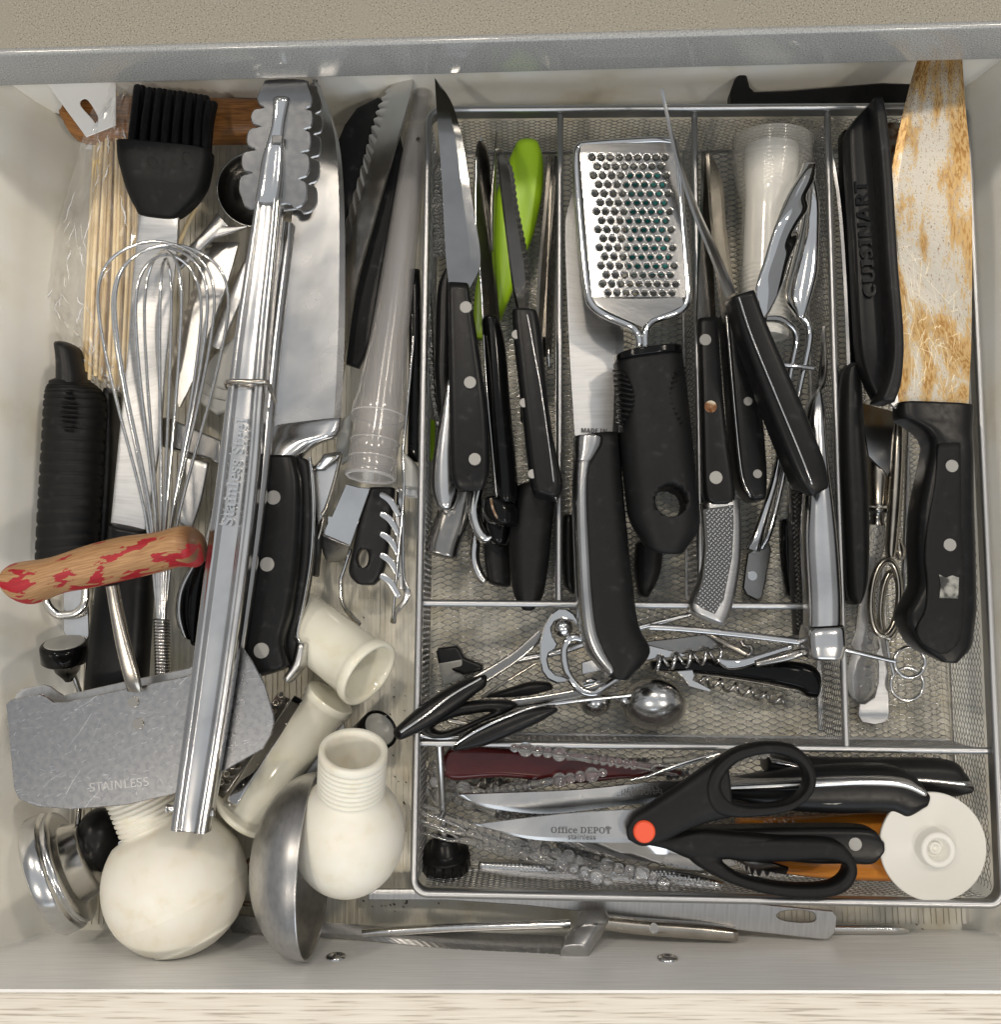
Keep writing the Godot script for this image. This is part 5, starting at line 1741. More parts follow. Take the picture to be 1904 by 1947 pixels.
# ---------- tray, third column and right compartment ----------
func tray_right() -> void:
	riveted("paring_knife", "straight black handled knife with one rusty rivet along the third column's left divider",
		[1338, 288, 1334, 400, 1328, 520, 1325, 615], [1341, 287, 1352, 400, 1358, 520, 1362, 613], [50, 48], [46, 44],
		[1325, 613, 1328, 690, 1332, 840, 1335, 940, 1346, 958], [1364, 611, 1367, 690, 1378, 817, 1395, 940, 1385, 958], [49, 49], 16, [[1342, 646, 56.6, 9.5], [1352, 773, 56.6, 10, 1], [1362, 908, 56.6, 10.5]], M.dark)
	thing("silver_edged_knife", "black riveted knife on edge, its silver tang line showing, second from the divider", "knife", 1410, 780, 25)
	blade([1346, 292, 1352, 400, 1364, 520, 1376, 605], [1351, 290, 1374, 345, 1382, 440, 1404, 592], [52, 50], [44, 42], 1.8, 0.7)
	part("blade", M.aged)
	hull([1371, 600, 1374, 647, 1387, 817, 1399, 915, 1418, 950], [1404, 588, 1420, 640, 1441, 760, 1453, 885, 1452, 946], [46, 44], [22], 4.0, 0.8, 2, 0, 5, 28)
	part("handle", M.black)
	loft([1382, 602, 56.4, 4, 3, 1387, 660, 56.5, 4, 3, 1400, 810, 56, 4, 3, 1411, 905, 55.2, 4, 3, 1428, 945, 52, 5, 3], 3.0)
	part("tang", M.steel)
	for p in [[1423, 763, 56.1], [1441, 901, 55.2]]:
		rivet(p[0], p[1], p[2], 8.5); part("rivet", M.rivet)
	thing("boning_knife", "needle-bladed knife with black handle lying across the others, topmost in the third column", "boning knife", 1470, 740, 55)
	blade([1259, 168, 1284, 290, 1316, 395, 1350, 480, 1383, 566], [1260, 168, 1291, 290, 1328, 393, 1366, 476, 1400, 556], [86, 80, 76], [84, 76, 72], 1.6, 0.6)
	part("blade", M.steel)
	hull([1384, 571, 1402, 640, 1460, 800, 1508, 916, 1524, 936], [1428, 557, 1461, 640, 1515, 766, 1555, 868, 1562, 916], [76, 72, 68], [20], 5.0, 0.6, 1.2, 0, 5, 28)
	part("handle", M.black)
	loft([1405, 566, 86.3, 4.5, 3, 1429, 640, 84.7, 4.5, 3, 1475, 752, 82.6, 4.5, 3, 1518, 855, 80, 4.5, 3, 1541, 914, 78.4, 5, 3, 1545, 928, 74, 5, 3], 3.0)
	part("tang", M.steel)
	# clear-headed white mill
	thing("white_mill", "white cylinder with a clear ribbed flared head lying in the third column", "pepper mill", 1460, 400, 10)
	var A := W(1470, 262, 37); var B := W(1452, 660, 31)
	var prof := [0, 16, 0.5, 18.0]
	for i in 7: prof.append_array([1.2 + i * 1.6, 20.2, 1.9 + i * 1.6, 21.2, 2.4 + i * 1.6, 20.2])
	prof.append_array([13, 21])
	for i in 9: prof.append_array([14 + i * 1.9, lerpf(20.8, 17.4, i / 8.0), 14.7 + i * 1.9, lerpf(19.6, 16.2, i / 8.0), 15.3 + i * 1.9, lerpf(20.4, 17.2, i / 8.0)])
	prof.append_array([32, 16.2, 36, 14.8, 42, 14.4, 100, 14.2])
	lathe(A, B, prof, 56)
	part("clear_head", M.clearshell)
	prof = [5, 9, 6, 14.0, 18, 14.2, 30, 12.8, 36, 12.6, 70, 12.6]
	for i in 16: prof.append_array([71 + i * 2.4, 12.9, 72.2 + i * 2.4, 12.9, 72.6 + i * 2.4, 12.2, 73.2 + i * 2.4, 12.2])
	lathe(A, B, prof, 48)
	part("barrel", M.core)
	# small serving tongs with shell ends
	thing("shell_tongs", "chrome serving tongs with scalloped shell ends leaning over the white mill", "serving tongs", 1490, 760, 15)
	hull([1538, 309, 1516, 342, 1493, 384, 1475, 430, 1457, 490, 1437, 556, 1449, 612], [1543, 312, 1548, 340, 1534, 372, 1537, 395, 1518, 425, 1520, 452, 1502, 480, 1505, 508, 1488, 535, 1491, 560, 1478, 585, 1460, 612].slice(0, 14), [62, 66, 60], [7], 1.9, 0.5, 0.5, 3, 6, 22)
	part("shell_end", M.mirror)
	hull([1540, 322, 1527, 380, 1520, 430, 1508, 490, 1495, 545, 1494, 575, 1515, 604], [1548, 325, 1556, 360, 1560, 400, 1559, 470, 1556, 520, 1543, 570, 1532, 604], [48, 50, 50], [6], 1.9, 0.5, 0.5, -2, 6, 22)
	part("shell_end", M.mirror)
	loft([1455, 606, 58, 12, 4, 1490, 610, 54, 14, 4, 1514, 640, 48, 13, 5, 1502, 715, 42, 13, 5, 1480, 885, 30, 15, 5, 1446, 1004, 22, 20, 4, 1432, 1044, 18, 30, 3], 2.4)
	part("arm", M.mirror)
	loft([1524, 598, 50, 18, 5, 1540, 640, 46, 14, 5, 1518, 750, 40, 12, 5, 1494, 885, 30, 12, 5, 1466, 1004, 20, 12, 5, 1448, 1040, 15, 14, 4], 2.4)
	part("arm", M.mirror)
	plate([1422, 1052, 1440, 1040, 1464, 1032, 1468, 1046, 1460, 1090, 1451, 1137, 1441, 1142, 1420, 1132, 1413, 1118, 1417, 1085], 14, 2.2, 0.8)
	part("joint_plate", M.dark)
	rivet(1431, 1095, 14.3, 9, 0.8); part("rivet", M.steel)
	tube([1478, 693, 50, 1512, 696, 50, 1547, 700, 48], [1.2])
	part("cross_wire", M.wire)
	# textured handles
	thing("woven_grip_knife", "steel knife handle with a woven-texture grip pointing down over the divider rod", "knife handle", 1365, 1080, 25)
	hull([1331, 958, 1336, 1021, 1331, 1089, 1309, 1147, 1312, 1163], [1406, 950, 1409, 990, 1407, 1072, 1393, 1150, 1377, 1189], [48, 49], [15], 3.0, 0.5, 1.2, 0, 6, 24)
	part("handle", M.brushed)
	var ins := [1337, 968, 1396, 960, 1396, 1000, 1393, 1060, 1377, 1140, 1360, 1168, 1338, 1158, 1322, 1146, 1336, 1100, 1342, 1040]
	plate(ins, 56.6, 2, 0.3)
	var gp := part("grip_inset", M.ink)
	bricks(ins, 56.5, 6.3, 3.5, 1.9, 0.72, 0.8)
	part("weave", M.steel, gp).set_meta("kind", "stuff")
	thing("dark_woven_knife", "dark woven-texture knife handle close along the left of the hollow steel handle", "knife handle", 1510, 1040, 15)
	hull([1500, 900, 1502, 1000, 1506, 1100, 1512, 1205], [1532, 900, 1532, 1000, 1532, 1100, 1534, 1205], [38], [16], 3.0, 1, 1)
	part("handle", M.char)
	bricks([1504, 905, 1531, 905, 1532, 1200, 1514, 1200], 46.0, 6.3, 3.4, 1.9, 0.72, 0.7)
	part("weave", M.dark).set_meta("kind", "stuff")
	hull([1484, 990, 1486, 1060, 1494, 1130], [1506, 990, 1506, 1060, 1510, 1140], [20], [12], 3.0, 1, 1)
	whole("deep_black_knife", "black handle at the bottom of the third column beside the woven one", "knife handle", M.gloss)
	thing("hollow_steel_knife", "satin steel hollow-handled knife with squared butt at the bottom of the third column", "knife", 1560, 1000, 35)
	hull([1550, 746, 1529, 790, 1529, 919, 1524, 1021, 1529, 1130, 1530, 1192], [1558, 746, 1566, 783, 1576, 885, 1592, 1021, 1599, 1120, 1600, 1188], [54, 58, 58], [12, 20, 20, 20, 20, 20], 2.3, 1, 0, 0, 6, 28)
	part("handle", M.steel)
	hull([1530, 1190, 1526, 1204, 1526, 1228, 1530, 1246], [1600, 1186, 1602, 1200, 1603, 1228, 1598, 1248], [58, 57], [20, 23, 24, 22], 3.4, 0.6, 2.0, 0, 5, 28)
	part("butt", M.steel)
	blade([1567, 620, 1562, 690, 1552, 752], [1571, 620, 1574, 712, 1558, 752], [50], [46], 1.4, 0.6)
	part("blade", M.dark)
	# right compartment
	thing("thin_blade_knife", "plain black handled knife on edge right of the third divider, thin pale blade", "knife", 1620, 920, 20)
	blade([1580, 280, 1596, 380, 1607, 520, 1615, 700], [1583, 280, 1602, 380, 1613, 520, 1622, 700], [46], [40], 1.6, 0.5)
	part("blade", M.steel)
	hull([1612, 697, 1594, 720, 1592, 851, 1599, 1021, 1604, 1128, 1613, 1145], [1624, 695, 1634, 720, 1641, 817, 1649, 953, 1648, 1089, 1632, 1143], [46, 44], [20], 2.3, 2, 1.5, 0, 6, 24)
	part("handle", M.black)
	hull([1598, 258, 1601, 400, 1610, 560, 1622, 690], [1612, 256, 1616, 400, 1626, 560, 1640, 700], [40], [12], 3.0, 1, 1)
	whole("black_sheath", "black plastic knife sheath standing left of the lettered guard", "sheath", M.black)
	thing("lettered_guard", "black plastic blade guard with raised lettering leaning left of the rusty knife", "blade guard", 1660, 480, 30)
	hull([1646, 207, 1613, 245, 1607, 285, 1617, 442, 1628, 647, 1641, 715, 1662, 760], [1664, 204, 1662, 240, 1664, 300, 1676, 442, 1686, 647, 1684, 715, 1680, 764], [64, 62, 58], [12], 5.0, 0.5, 0.8, 0, 6, 24)
	var gd := part("panel", M.black)
	hull([1650, 203, 1655, 260, 1663, 340, 1674, 510, 1685, 647, 1682, 712, 1664, 764], [1668, 203, 1677, 240, 1687, 340, 1697, 510, 1708, 647, 1705, 732, 1692, 768], [69, 68, 66], [20], 5.0, 0.5, 0.8, 0, 6, 24)
	part("raised_edge", M.char)
	text("raised_lettering", "CUISINART", 1646, 455, 68.4, Vector2(-0.085, -1), 24, M.gloss, 1.6, "Droid Sans", true, gd, 1.35)
	# old rusty slicing knife
	thing("rusty_slicing_knife", "big rust-stained slicing knife with black three-rivet handle along the tray's right side", "slicing knife", 1775, 700, 40)
	uvnorm = true
	blade([1829, 112, 1835, 204, 1844, 306, 1848, 442, 1846, 647, 1843, 715, 1841, 778], [1746, 112, 1729, 170, 1704, 280, 1688, 391, 1695, 476, 1708, 620, 1706, 778], [84, 76, 70, 68], [82, 74, 68, 66], 2.6, 0.9, 0, 0, 8)
	var bl := part("blade", M.rusty)
	plate([1694, 768, 1700, 740, 1708, 735, 1712, 780, 1706, 778], 66.5, 1.6, 0.3)
	part("heel", M.steel, bl)
	var mk := 0
	text("etched_word", "WUSTHOF", 1828, 442, 72.9, Vector2(0.02, 1), 8.5, M.etch, 0.12, "Droid Sans", false, bl, 1.45)
	text("etched_word", "GOURMET", 1829, 585, 70.9, Vector2(0.01, 1), 8.5, M.etch, 0.12, "Droid Sans", false, bl, 1.35)
	tube([1819, 510, 72.0, 1834, 510, 72.0, 1834, 534, 72.0, 1819, 534, 72.0], [0.2], true, 5, 1)
	tube([1822, 514, 72.0, 1830, 518, 72.0, 1822, 522, 72.0, 1830, 526, 72.0, 1822, 530, 72.0], [0.2], false, 5, 2)
	part("etched_emblem", M.etch, bl)
	hull([1704, 768, 1705, 796, 1719, 804, 1750, 826, 1760, 851, 1750, 902, 1737, 970, 1733, 1038, 1736, 1106, 1726, 1134, 1711, 1164, 1713, 1191, 1739, 1231, 1773, 1250], [1846, 774, 1844, 800, 1842, 825, 1841, 848, 1841, 880, 1841, 930, 1842, 985, 1844, 1040, 1845, 1100, 1846, 1135, 1846, 1160, 1842, 1195, 1834, 1230, 1807, 1252], [66, 65, 62], [17, 22, 24, 24, 24], 4.5, 0.8, 1.0, 0, 5, 32)
	var hd := part("handle", M.black)
	hull([1782, 845, 1776, 920, 1762, 1000, 1758, 1060, 1762, 1110, 1758, 1160, 1742, 1195, 1752, 1222, 1782, 1240], [1826, 843, 1828, 920, 1829, 1000, 1832, 1060, 1834, 1110, 1834, 1160, 1832, 1195, 1822, 1222, 1802, 1240], [75.0, 75.4, 74.8, 73.0], [4], 5.0, 0.4, 0.6, 0, 4, 24)
	part("raised_scale", M.soft, hd)
	for p in [[1811, 886, 77.3], [1807, 1036, 77.2], [1801, 1186, 75.4]]:
		rivet(p[0], p[1], p[2], 12); part("rivet", M.rivet)
	plate([1787, 1092, 1800, 1098, 1812, 1094, 1825, 1098, 1823, 1138, 1788, 1137, 1790, 1112], 77.6, 0.8, 0.1, [], Vector2(1, 0))
	part("worn_sticker", M.sticker, hd)
	# things under the rusty knife
	plate([1640, 765, 1700, 782, 1704, 800, 1700, 880, 1690, 905, 1652, 868, 1644, 820], 36, 1.6, 0.4, [], Vector2(0, 1))
	whole("grey_flat_knife", "plain grey flat blade showing under the rusty knife's handle guard", "blade", M.steel)
	thing("crystal_knife", "old serving knife with steel ferrule and faceted clear crystal handle", "serving knife", 1655, 1130, 5)
	lathe(W(1671, 862, 30), W(1671, 968, 26), [0, 3, 0.3, 5.5, 1.5, 6.2, 26, 5.6, 27.5, 5.0], 24)
	part("ferrule", M.aged)
	lathe(W(1671, 966, 26), W(1668, 1000, 25), [0, 5.4, 2, 5.6, 2.5, 4.0, 6, 3.4, 9, 4.4], 20)
	part("collar", M.dark)
	lathe(W(1668, 990, 24), W(1634, 1352, 20), [0, 3.8, 4, 4.6, 12, 5.2, 20, 4.0, 26, 5.0, 60, 5.6, 66, 7.4, 69, 6.0, 74, 7.6, 84, 8.4, 92, 7.2, 96, 3.0], 8)
	part("crystal_handle", M.crystal)
	plate([1655, 1060, 1684, 1060, 1690, 1220, 1693, 1362, 1686, 1374, 1665, 1379, 1640, 1374, 1632, 1360, 1640, 1300, 1650, 1180], 9, 2.0, 0.6, [], Vector2(0, 1), 0)
	whole("flat_steel_server", "plain flat steel handle with rounded end under the crystal one", "handle", M.brushed)
	thing("old_scissors", "old steel scissors with oval ring handles beside the rusty knife's grip", "scissors", 1690, 1130, 10)
	loft([1711, 796, 36, 20, 6, 1708, 860, 36, 24, 7, 1702, 960, 34, 26, 8, 1696, 1040, 32, 22, 7, 1694, 1060, 32, 14, 6], 2.2)
	part("shank", M.aged)
	loft([1727, 800, 26, 6, 4, 1724, 950, 26, 7, 4, 1716, 1180, 24, 8, 4], 2.4)
	part("shank", M.steel)
	for e in [[1684, 1137, 27, 71, 32], [1694, 1150, 18, 62, 24]]:
		var o := []
		for k in 12: o.append_array([e[0] + cos(TAU * k / 12) * e[2] - sin(TAU * k / 12) * 4, e[1] + sin(TAU * k / 12) * e[3], e[4]])
		tube(o, [1.9], true, 10, 4)
		part("finger_ring", M.aged)
	loft([1706, 1028, 30, 14, 7, 1711, 1048, 30, 22, 8, 1713, 1062, 30, 12, 6], 2.2, 1)
	part("knuckle", M.aged)
	for e in [[1731, 1259, 29, 46, "thin steel skewer whose ring end shows right of the crystal handle, upper one"], [1726, 1301, 31, 12, "second steel skewer ring lying on the mesh below the first ring"]]:
		var o := []
		for k in 12:
			var a := TAU * k / 12.0
			o.append_array([e[0] + cos(a) * e[2], e[1] + sin(a) * e[2], e[3]])
		tube(o, [1.0], true, 8, 4)
		if e[3] == 46:
			tube([1702, 1257, 46, 1602, 1234, 50, 1540, 1222, 50], [1.3])
			tube([1540, 1223, 49, 1420, 1208, 46, 1300, 1196, 44, 1236, 1192, 43], [1.9])
		else:
			tube([1700, 1282, 12, 1690, 1240, 12, 1685, 1200, 12], [1.0])
		whole("ring_skewer", e[4], "skewer", M.steel)
	hull([1676, 240, 1690, 300, 1690, 420], [1740, 250, 1740, 300, 1720, 420], [40], [10], 2.2, 2, 2)
	whole("brown_disc", "dark brown rounded thing hidden deep between guard and rusty knife", "disc", M.ruststeel)
	# black handled knife behind the tray
	plate([1391, 196, 1390, 172, 1398, 150, 1406, 139, 1415, 136, 1421, 142, 1427, 164, 1436, 173, 1500, 171, 1560, 166, 1680, 156, 1740, 158, 1740, 198], 40, 10, 1.0, [], Vector2(1, 0))
	whole("hooked_black_knife", "matt black hooked handle lying behind the tray against the back wall", "handle", M.soft)


# ---------- tray, cross compartment and front compartment ----------
func pick(x0: float, y0: float, h0: float, x1: float, y1: float, h1: float, size0 := 1.0, label := "") -> void:
	var size := size0 * 1.12
	# a beaded clear cocktail pick: ball end at the first point, two tines at the other
	var A := W(x0, y0, h0); var B := W(x1, y1, h1)
	var t := (B - A).normalized()
	var len := A.distance_to(B) * 1000.0
	var s := 0.0
	var prof := []
	for b in [1.9, 3.3, 2.5, 2.4, 3.2]:
		var r: float = b * size
		for i in 9:
			var a := PI * (i + 0.35) / 8.7
			prof.append_array([s + r - cos(a) * r, maxf(sin(a) * r, 1.1 * size)])
		s += r * 1.86
	prof.append_array([s + 1, 2.0 * size, s + 8 * size, 1.6 * size, s + 12 * size, 2.4 * size])
	s += 12 * size
	for b in 6:
		var r := 2.3 * size
		for i in 7:
			var a := PI * (i + 0.7) / 7.4
			prof.append_array([s + r * 0.75 - cos(a) * r * 0.75, maxf(sin(a) * r, 1.4 * size)])
		s += r * 1.5
	var body_end := minf(s + 8, len - 14)
	prof.append_array([body_end, 1.9 * size, body_end + 1, 1.2 * size])
	lathe(A, B, prof, 16)
	var side := t.cross(Vector3.UP).normalized()
	for k in [-1.0, 1.0]:
		var c := PackedVector3Array()
		for i in 6:
			var f := i / 5.0
			c.append(A + t * (body_end * 0.001 + (len - body_end) * 0.001 * f) + side * k * 0.0017 * size * sin(PI * 0.5 * minf(1.0, f * 3.0)))
		tube_w(c, [1.0 * size, 0.8 * size, 0.5 * size], false, 8)
	whole("cocktail_pick", label, "cocktail pick", M.crystal, "clear beaded cocktail picks")

func tray_front() -> void:
	# black handled can opener and its fellows
	thing("bottle_opener", "black handled tool with steel edge ending in a chrome hooked bottle opener", "bottle opener", 920, 1300, 15)
	hull([752, 1384, 802, 1340, 862, 1302, 918, 1280], [766, 1406, 814, 1384, 866, 1350, 914, 1308], [54, 50, 44], [13], 2.8, 2.5, 1, 0, 6, 22)
	part("handle", M.black)
	loft([762, 1392, 60.5, 5, 2, 812, 1358, 58.5, 5, 2, 862, 1320, 55, 5, 2, 915, 1290, 51, 5, 2], 3.0)
	part("steel_edge", M.steel)
	loft([905, 1296, 46, 24, 3, 940, 1275, 45, 22, 3, 985, 1245, 44, 20, 3, 1030, 1205, 43, 20, 3], 5.0)
	part("arm", M.dark)
	plate(q("L", [1500, 72, 1440, 120, 1370, 230, 1325, 400, 1325, 560, 1345, 670, 1400, 745, 1490, 785, 1570, 780, 1610, 745, 1560, 720, 1480, 700, 1420, 640, 1400, 560, 1415, 500, 1475, 460, 1500, 410, 1450, 340, 1435, 260, 1470, 200, 1540, 165, 1640, 190, 1680, 240, 1700, 200, 1650, 120, 1580, 75]), 52, 2.0, 0.7)
	part("opener_head", M.mirror)
	ball(W(1071, 1193, 44), 0.0052, 10)
	part("pivot_knob", M.mirror)
	thing("can_piercer", "looped black handle with steel edge, middle one of the three at the left", "can opener", 900, 1360, 10)
	ringhull([792, 1386, 804, 1362, 840, 1344, 900, 1332, 960, 1330, 986, 1340, 960, 1357, 920, 1372, 880, 1392, 850, 1403, 812, 1403], [826, 1382, 858, 1366, 900, 1357, 932, 1354, 902, 1369, 872, 1381, 842, 1390], 44, 12.0, 2.8)
	part("handle", M.black)
	tube([865, 1339, 50, 820, 1352, 50, 795, 1371, 50, 791, 1388, 50, 804, 1399, 49, 838, 1403, 48, 872, 1401, 47], [1.0], false, 8, 5)
	part("steel_edge", M.steel)
	loft([975, 1338, 42, 18, 2.5, 1030, 1330, 42, 16, 2.5, 1098, 1318, 42, 16, 2.5, 1150, 1300, 42, 10, 2.5], 5.0)
	part("arm", M.dark)
	thing("curved_handle_tool", "black handle with bright steel edge crossing the divider, lowest of the three", "kitchen tool", 950, 1380, 15)
	hull([865, 1416, 892, 1389, 942, 1366, 1002, 1345, 1046, 1344], [872, 1427, 922, 1418, 972, 1398, 1024, 1374, 1054, 1356], [56, 54, 50], [13], 2.6, 2.5, 2, 0, 6, 22)
	part("handle", M.black)
	loft([868, 1414, 60, 5, 2, 900, 1393, 61.4, 5, 2, 946, 1370, 61, 5, 2, 1000, 1349, 58, 5, 2, 1042, 1339, 54, 5, 2], 3.0)
	part("steel_edge", M.steel)
	tube([1038, 1340, 54, 1100, 1332, 52, 1200, 1322, 48], [1.0])
	part("wire_arm", M.steel)
	hull([920, 1322, 960, 1310, 1005, 1296, 1040, 1296], [936, 1326, 970, 1326, 1010, 1322, 1048, 1312], [22], [10], 2.4, 2, 2)
	whole("dim_black_tool", "shaded dark handle end lying on the mesh above the can opener loops", "handle", M.char)
	loft([850, 1368, 42, 9, 2.5, 905, 1382, 42, 10, 2.5, 960, 1402, 42, 8, 2.5, 976, 1410, 41, 8, 2.5], 4.0, 0.5)
	whole("steel_pin", "short bright steel pin poking through between the black handles", "pin", M.aged)
	thing("black_clip", "black and grey plastic clip lying in the cross compartment's top left", "clip", 870, 1265, 3)
	plate([829, 1240, 833, 1232, 868, 1228, 874, 1234, 882, 1250, 918, 1265, 916, 1275, 882, 1284, 834, 1264], 24, 16, 1.5)
	part("jaw", M.black)
	plate([833, 1262, 878, 1254, 882, 1290, 842, 1304], [850, 1258, 27, 860, 1300, 18], 8, 1.2)
	part("lever", M.greyplastic)
	tube([1110, 1215, 46, 1092, 1212, 46, 1078, 1222, 46, 1073, 1244, 46, 1080, 1280, 46, 1103, 1310, 46, 1130, 1318, 45, 1152, 1305, 44, 1184, 1284, 42], [2.0], false, 8, 6, 0.6)
	whole("steel_hoop", "dark chrome open hoop curling left of the steel and black handle's tip", "hoop", M.mirror)
	tube([980, 1256, 26, 1075, 1236, 30, 1130, 1215, 32], [2.0])
	tube([1209, 1195, 38, 1260, 1182, 38, 1314, 1168, 38], [1.5])
	whole("round_steel_rod", "straight round steel rod passing behind the bottle opener head", "rod", M.steel)
	tube([915, 1327, 30, 965, 1294, 28, 1020, 1260, 26], [0.9])
	whole("thin_brass_wire", "thin straight golden wire slanting above the black loops", "wire", M.aged)
	# scoop and measuring spoon
	thing("steel_scoop_bowl", "shiny steel scoop bowl turned bottom up in the cross compartment", "scoop", 1243, 1338, 5)
	ellipsoid(W(1243, 1340, 20), Vector3(0.0172, 0, 0.001), Vector3(-0.001, 0, 0.0132), Vector3(0.0005, 0.0165, -0.0035), 26)
	part("bowl", M.steel)
	loft([1175, 1326, 24, 10, 3, 1190, 1330, 26, 22, 4, 1205, 1336, 24, 24, 4], 2.2)
	part("neck", M.steel)
	thing("small_spoon_bowl", "small chrome spoon bowl partly behind the big scoop bowl", "spoon", 1130, 1330, 5)
	ellipsoid(W(1131, 1332, 16), Vector3(0.0088, 0, 0), Vector3(0, 0, 0.0085), Vector3(0, 0.012, 0), 20)
	part("bowl", M.mirror)
	loft([1110, 1300, 30, 12, 2.5, 1130, 1296, 31, 14, 2.5, 1150, 1306, 28, 10, 2.5], 3.0)
	part("handle", M.steel)
	# waiter's corkscrews
	thing("black_corkscrew", "black bodied folding corkscrew with steel spiral and claw lever", "corkscrew", 1430, 1280, 3)
	hull([1238, 1256, 1325, 1252, 1400, 1252, 1500, 1256, 1542, 1264, 1556, 1278], [1242, 1274, 1326, 1281, 1420, 1292, 1510, 1310, 1532, 1324, 1550, 1326], [22], [13], 3.4, 1, 1.5, 0, 6, 24)
	part("body", M.gloss)
	loft([1325, 1281, 22, 4, 3, 1420, 1294, 22, 4, 3, 1512, 1312, 22, 4, 3], 3.0)
	part("copper_edge", M.aged)
	helix(W(1327, 1287, 14), W(1500, 1336, 10), 6.0, 3.5, 0.95, 2.6)
	part("spiral", M.steel)
	plate(q("N", [780, 530, 900, 520, 915, 560, 905, 590, 1030, 655, 1020, 680, 880, 640, 840, 580]), 30, 2, 0.5)
	part("claw", M.steel)
	thing("steel_corkscrew", "steel folding corkscrew with open lever and coarse spiral above the black one", "corkscrew", 1330, 1240, 15)
	plate(q("N", [140, 470, 590, 350, 900, 430, 640, 450, 145, 560]), 30, 3, 0.6)
	part("body", M.steel)
	plate(q("N", [560, 330, 760, 310, 980, 280, 1040, 310, 1130, 372, 640, 440]), 27, 2, 0.5)
	part("blade", M.dark)
	helix(W(1245, 1262, 32), W(1380, 1242, 34), 4.6, 3.6, 1.05)
	part("spiral", M.steel)
	loft([1366, 1254, 38, 8, 3, 1385, 1262, 38, 20, 4, 1415, 1260, 39, 19, 4, 1460, 1245, 42, 13, 4, 1506, 1229, 45, 11, 4], 2.4, 1)
	part("lever", M.mirror)
	loft([1352, 1207, 30, 10, 3, 1390, 1228, 34, 12, 3, 1420, 1245, 37, 10, 3], 3.0)
	part("hinge_arm", M.aged)
	loft([1440, 1262, 44, 12, 3, 1500, 1248, 46, 16, 4, 1540, 1235, 46, 16, 4], 2.4, 1)
	part("second_lever", M.dark)
	tube([1410, 1218, 32, 1416, 1228, 32, 1428, 1230, 32, 1430, 1240, 32, 1422, 1247, 32], [1.2], false, 8, 4)
	part("hook", M.dark)
	plate([1480, 1215, 1520, 1205, 1526, 1222, 1500, 1216, 1495, 1226, 1480, 1222], 18, 1.5, 0.4)
	whole("dark_steel_shard", "small dark notched steel piece left of the squared steel butt", "steel piece", M.dark)
	# front compartment
	thing("red_pocketknife", "dark red glossy pocketknife with a corkscrew along the upper edge of the front compartment", "pocketknife", 1030, 1450, 10)
	hull([846, 1432, 872, 1414, 960, 1420, 1080, 1430, 1200, 1444, 1290, 1462], [848, 1474, 872, 1482, 960, 1476, 1080, 1488, 1190, 1478, 1292, 1470], [30], [15], 4.5, 1, 1, 0, 6, 28)
	part("body", M.darkred)
	helix(W(905, 1488, 22), W(1014, 1495, 20), 4.5, 2.7, 0.8, 2.0)
	part("spiral", M.aged)
	for i in 3:
		loft([1200 + i * 14, 1484 - i * 3, 40 + i * 2, 5, 2, 1280 + i * 10, 1460 - i * 4, 40 + i * 2, 8, 2, 1352 + i * 8, 1436 - i * 2, 38 + i * 2, 6, 2], 3.0)
		part("tool_blade", M.steel)
	pick(971, 1421, 50, 1290, 1466, 40, 1.0, "clear beaded pick lying along the top of the dark red pocketknife")
	pick(1154, 1468, 50, 962, 1500, 34, 1.0, "clear beaded pick crossing the dark red pocketknife's lower edge")
	pick(1164, 1678, 40, 788, 1548, 34, 1.05, "clear beaded pick over the textured silver handle, lowest bead end")
	pick(1140, 1668, 32, 800, 1575, 26, 1.0, "clear beaded pick lying just under the lowest one by the silver handle")
	pick(1252, 1668, 36, 930, 1598, 30, 1.05, "clear beaded pick whose bead end lies under the scissors' lower blade")
	pick(1110, 1640, 38, 782, 1532, 28, 1.05, "clear beaded pick pointing at the black cap's thin rod")
	pick(1180, 1650, 24, 860, 1590, 20, 1.0, "clear beaded pick deep under the other front picks")
	pick(803, 1451, 16, 960, 1490, 14, 0.9, "clear pick in the left corner, its ball end uppermost of three")
	pick(803, 1477, 14, 985, 1540, 12, 0.95, "clear pick in the left corner, its ball end in the middle of three")
	pick(807, 1502, 14, 990, 1560, 10, 1.0, "clear pick in the left corner, its ball end lowest of three")
	pick(852, 1490, 22, 1040, 1555, 16, 1.1, "clear pick with a large ball end just right of the thin steel rod")
	pick(1480, 1425, 34, 1260, 1480, 30, 0.9, "clear beaded pick under the scissors' upper finger ring")
	pick(1290, 1690, 30, 1080, 1610, 26, 1.0, "clear beaded pick whose ball end touches the front wall below the scissors' pivot")
	pick(1230, 1640, 30, 1010, 1560, 24, 1.0, "clear beaded pick between the two scissor blades, mostly hidden")
	pick(960, 1580, 26, 1110, 1640, 24, 0.95, "clear pick lying the other way, its ball end just under the scissor blade's tip")
	pick(1400, 1438, 30, 1180, 1452, 26, 0.9, "clear beaded pick behind the scissors beside the divider rod")
	plate(q("H", [560, 600, 590, 500, 640, 480, 700, 600, 720, 690, 690, 720, 640, 700]), 9, 1.2, 0.5)
	whole("brass_spoon", "small tarnished brass spoon bowl under the picks in the left corner", "spoon", M.aged)
	hull([846, 1488, 880, 1484, 930, 1498, 1000, 1520], [846, 1500, 880, 1500, 926, 1512, 990, 1530], [12], [4], 2.2, 1, 1)
	whole("brass_flatware", "golden tarnished flat handle under the pocketknife's spiral", "handle", M.aged)
	thing("carving_knife", "carving knife with satin blade and steel-striped black handle crossing under the scissors' upper ring", "carving knife", 1400, 1505, 20)
	blade([862, 1510, 960, 1507, 1100, 1501, 1256, 1486, 1376, 1486], [864, 1511, 900, 1528, 960, 1541, 1050, 1547, 1180, 1532, 1376, 1512], [50, 46], [49.5, 45.5], 2.0, 0.75)
	bl_text()
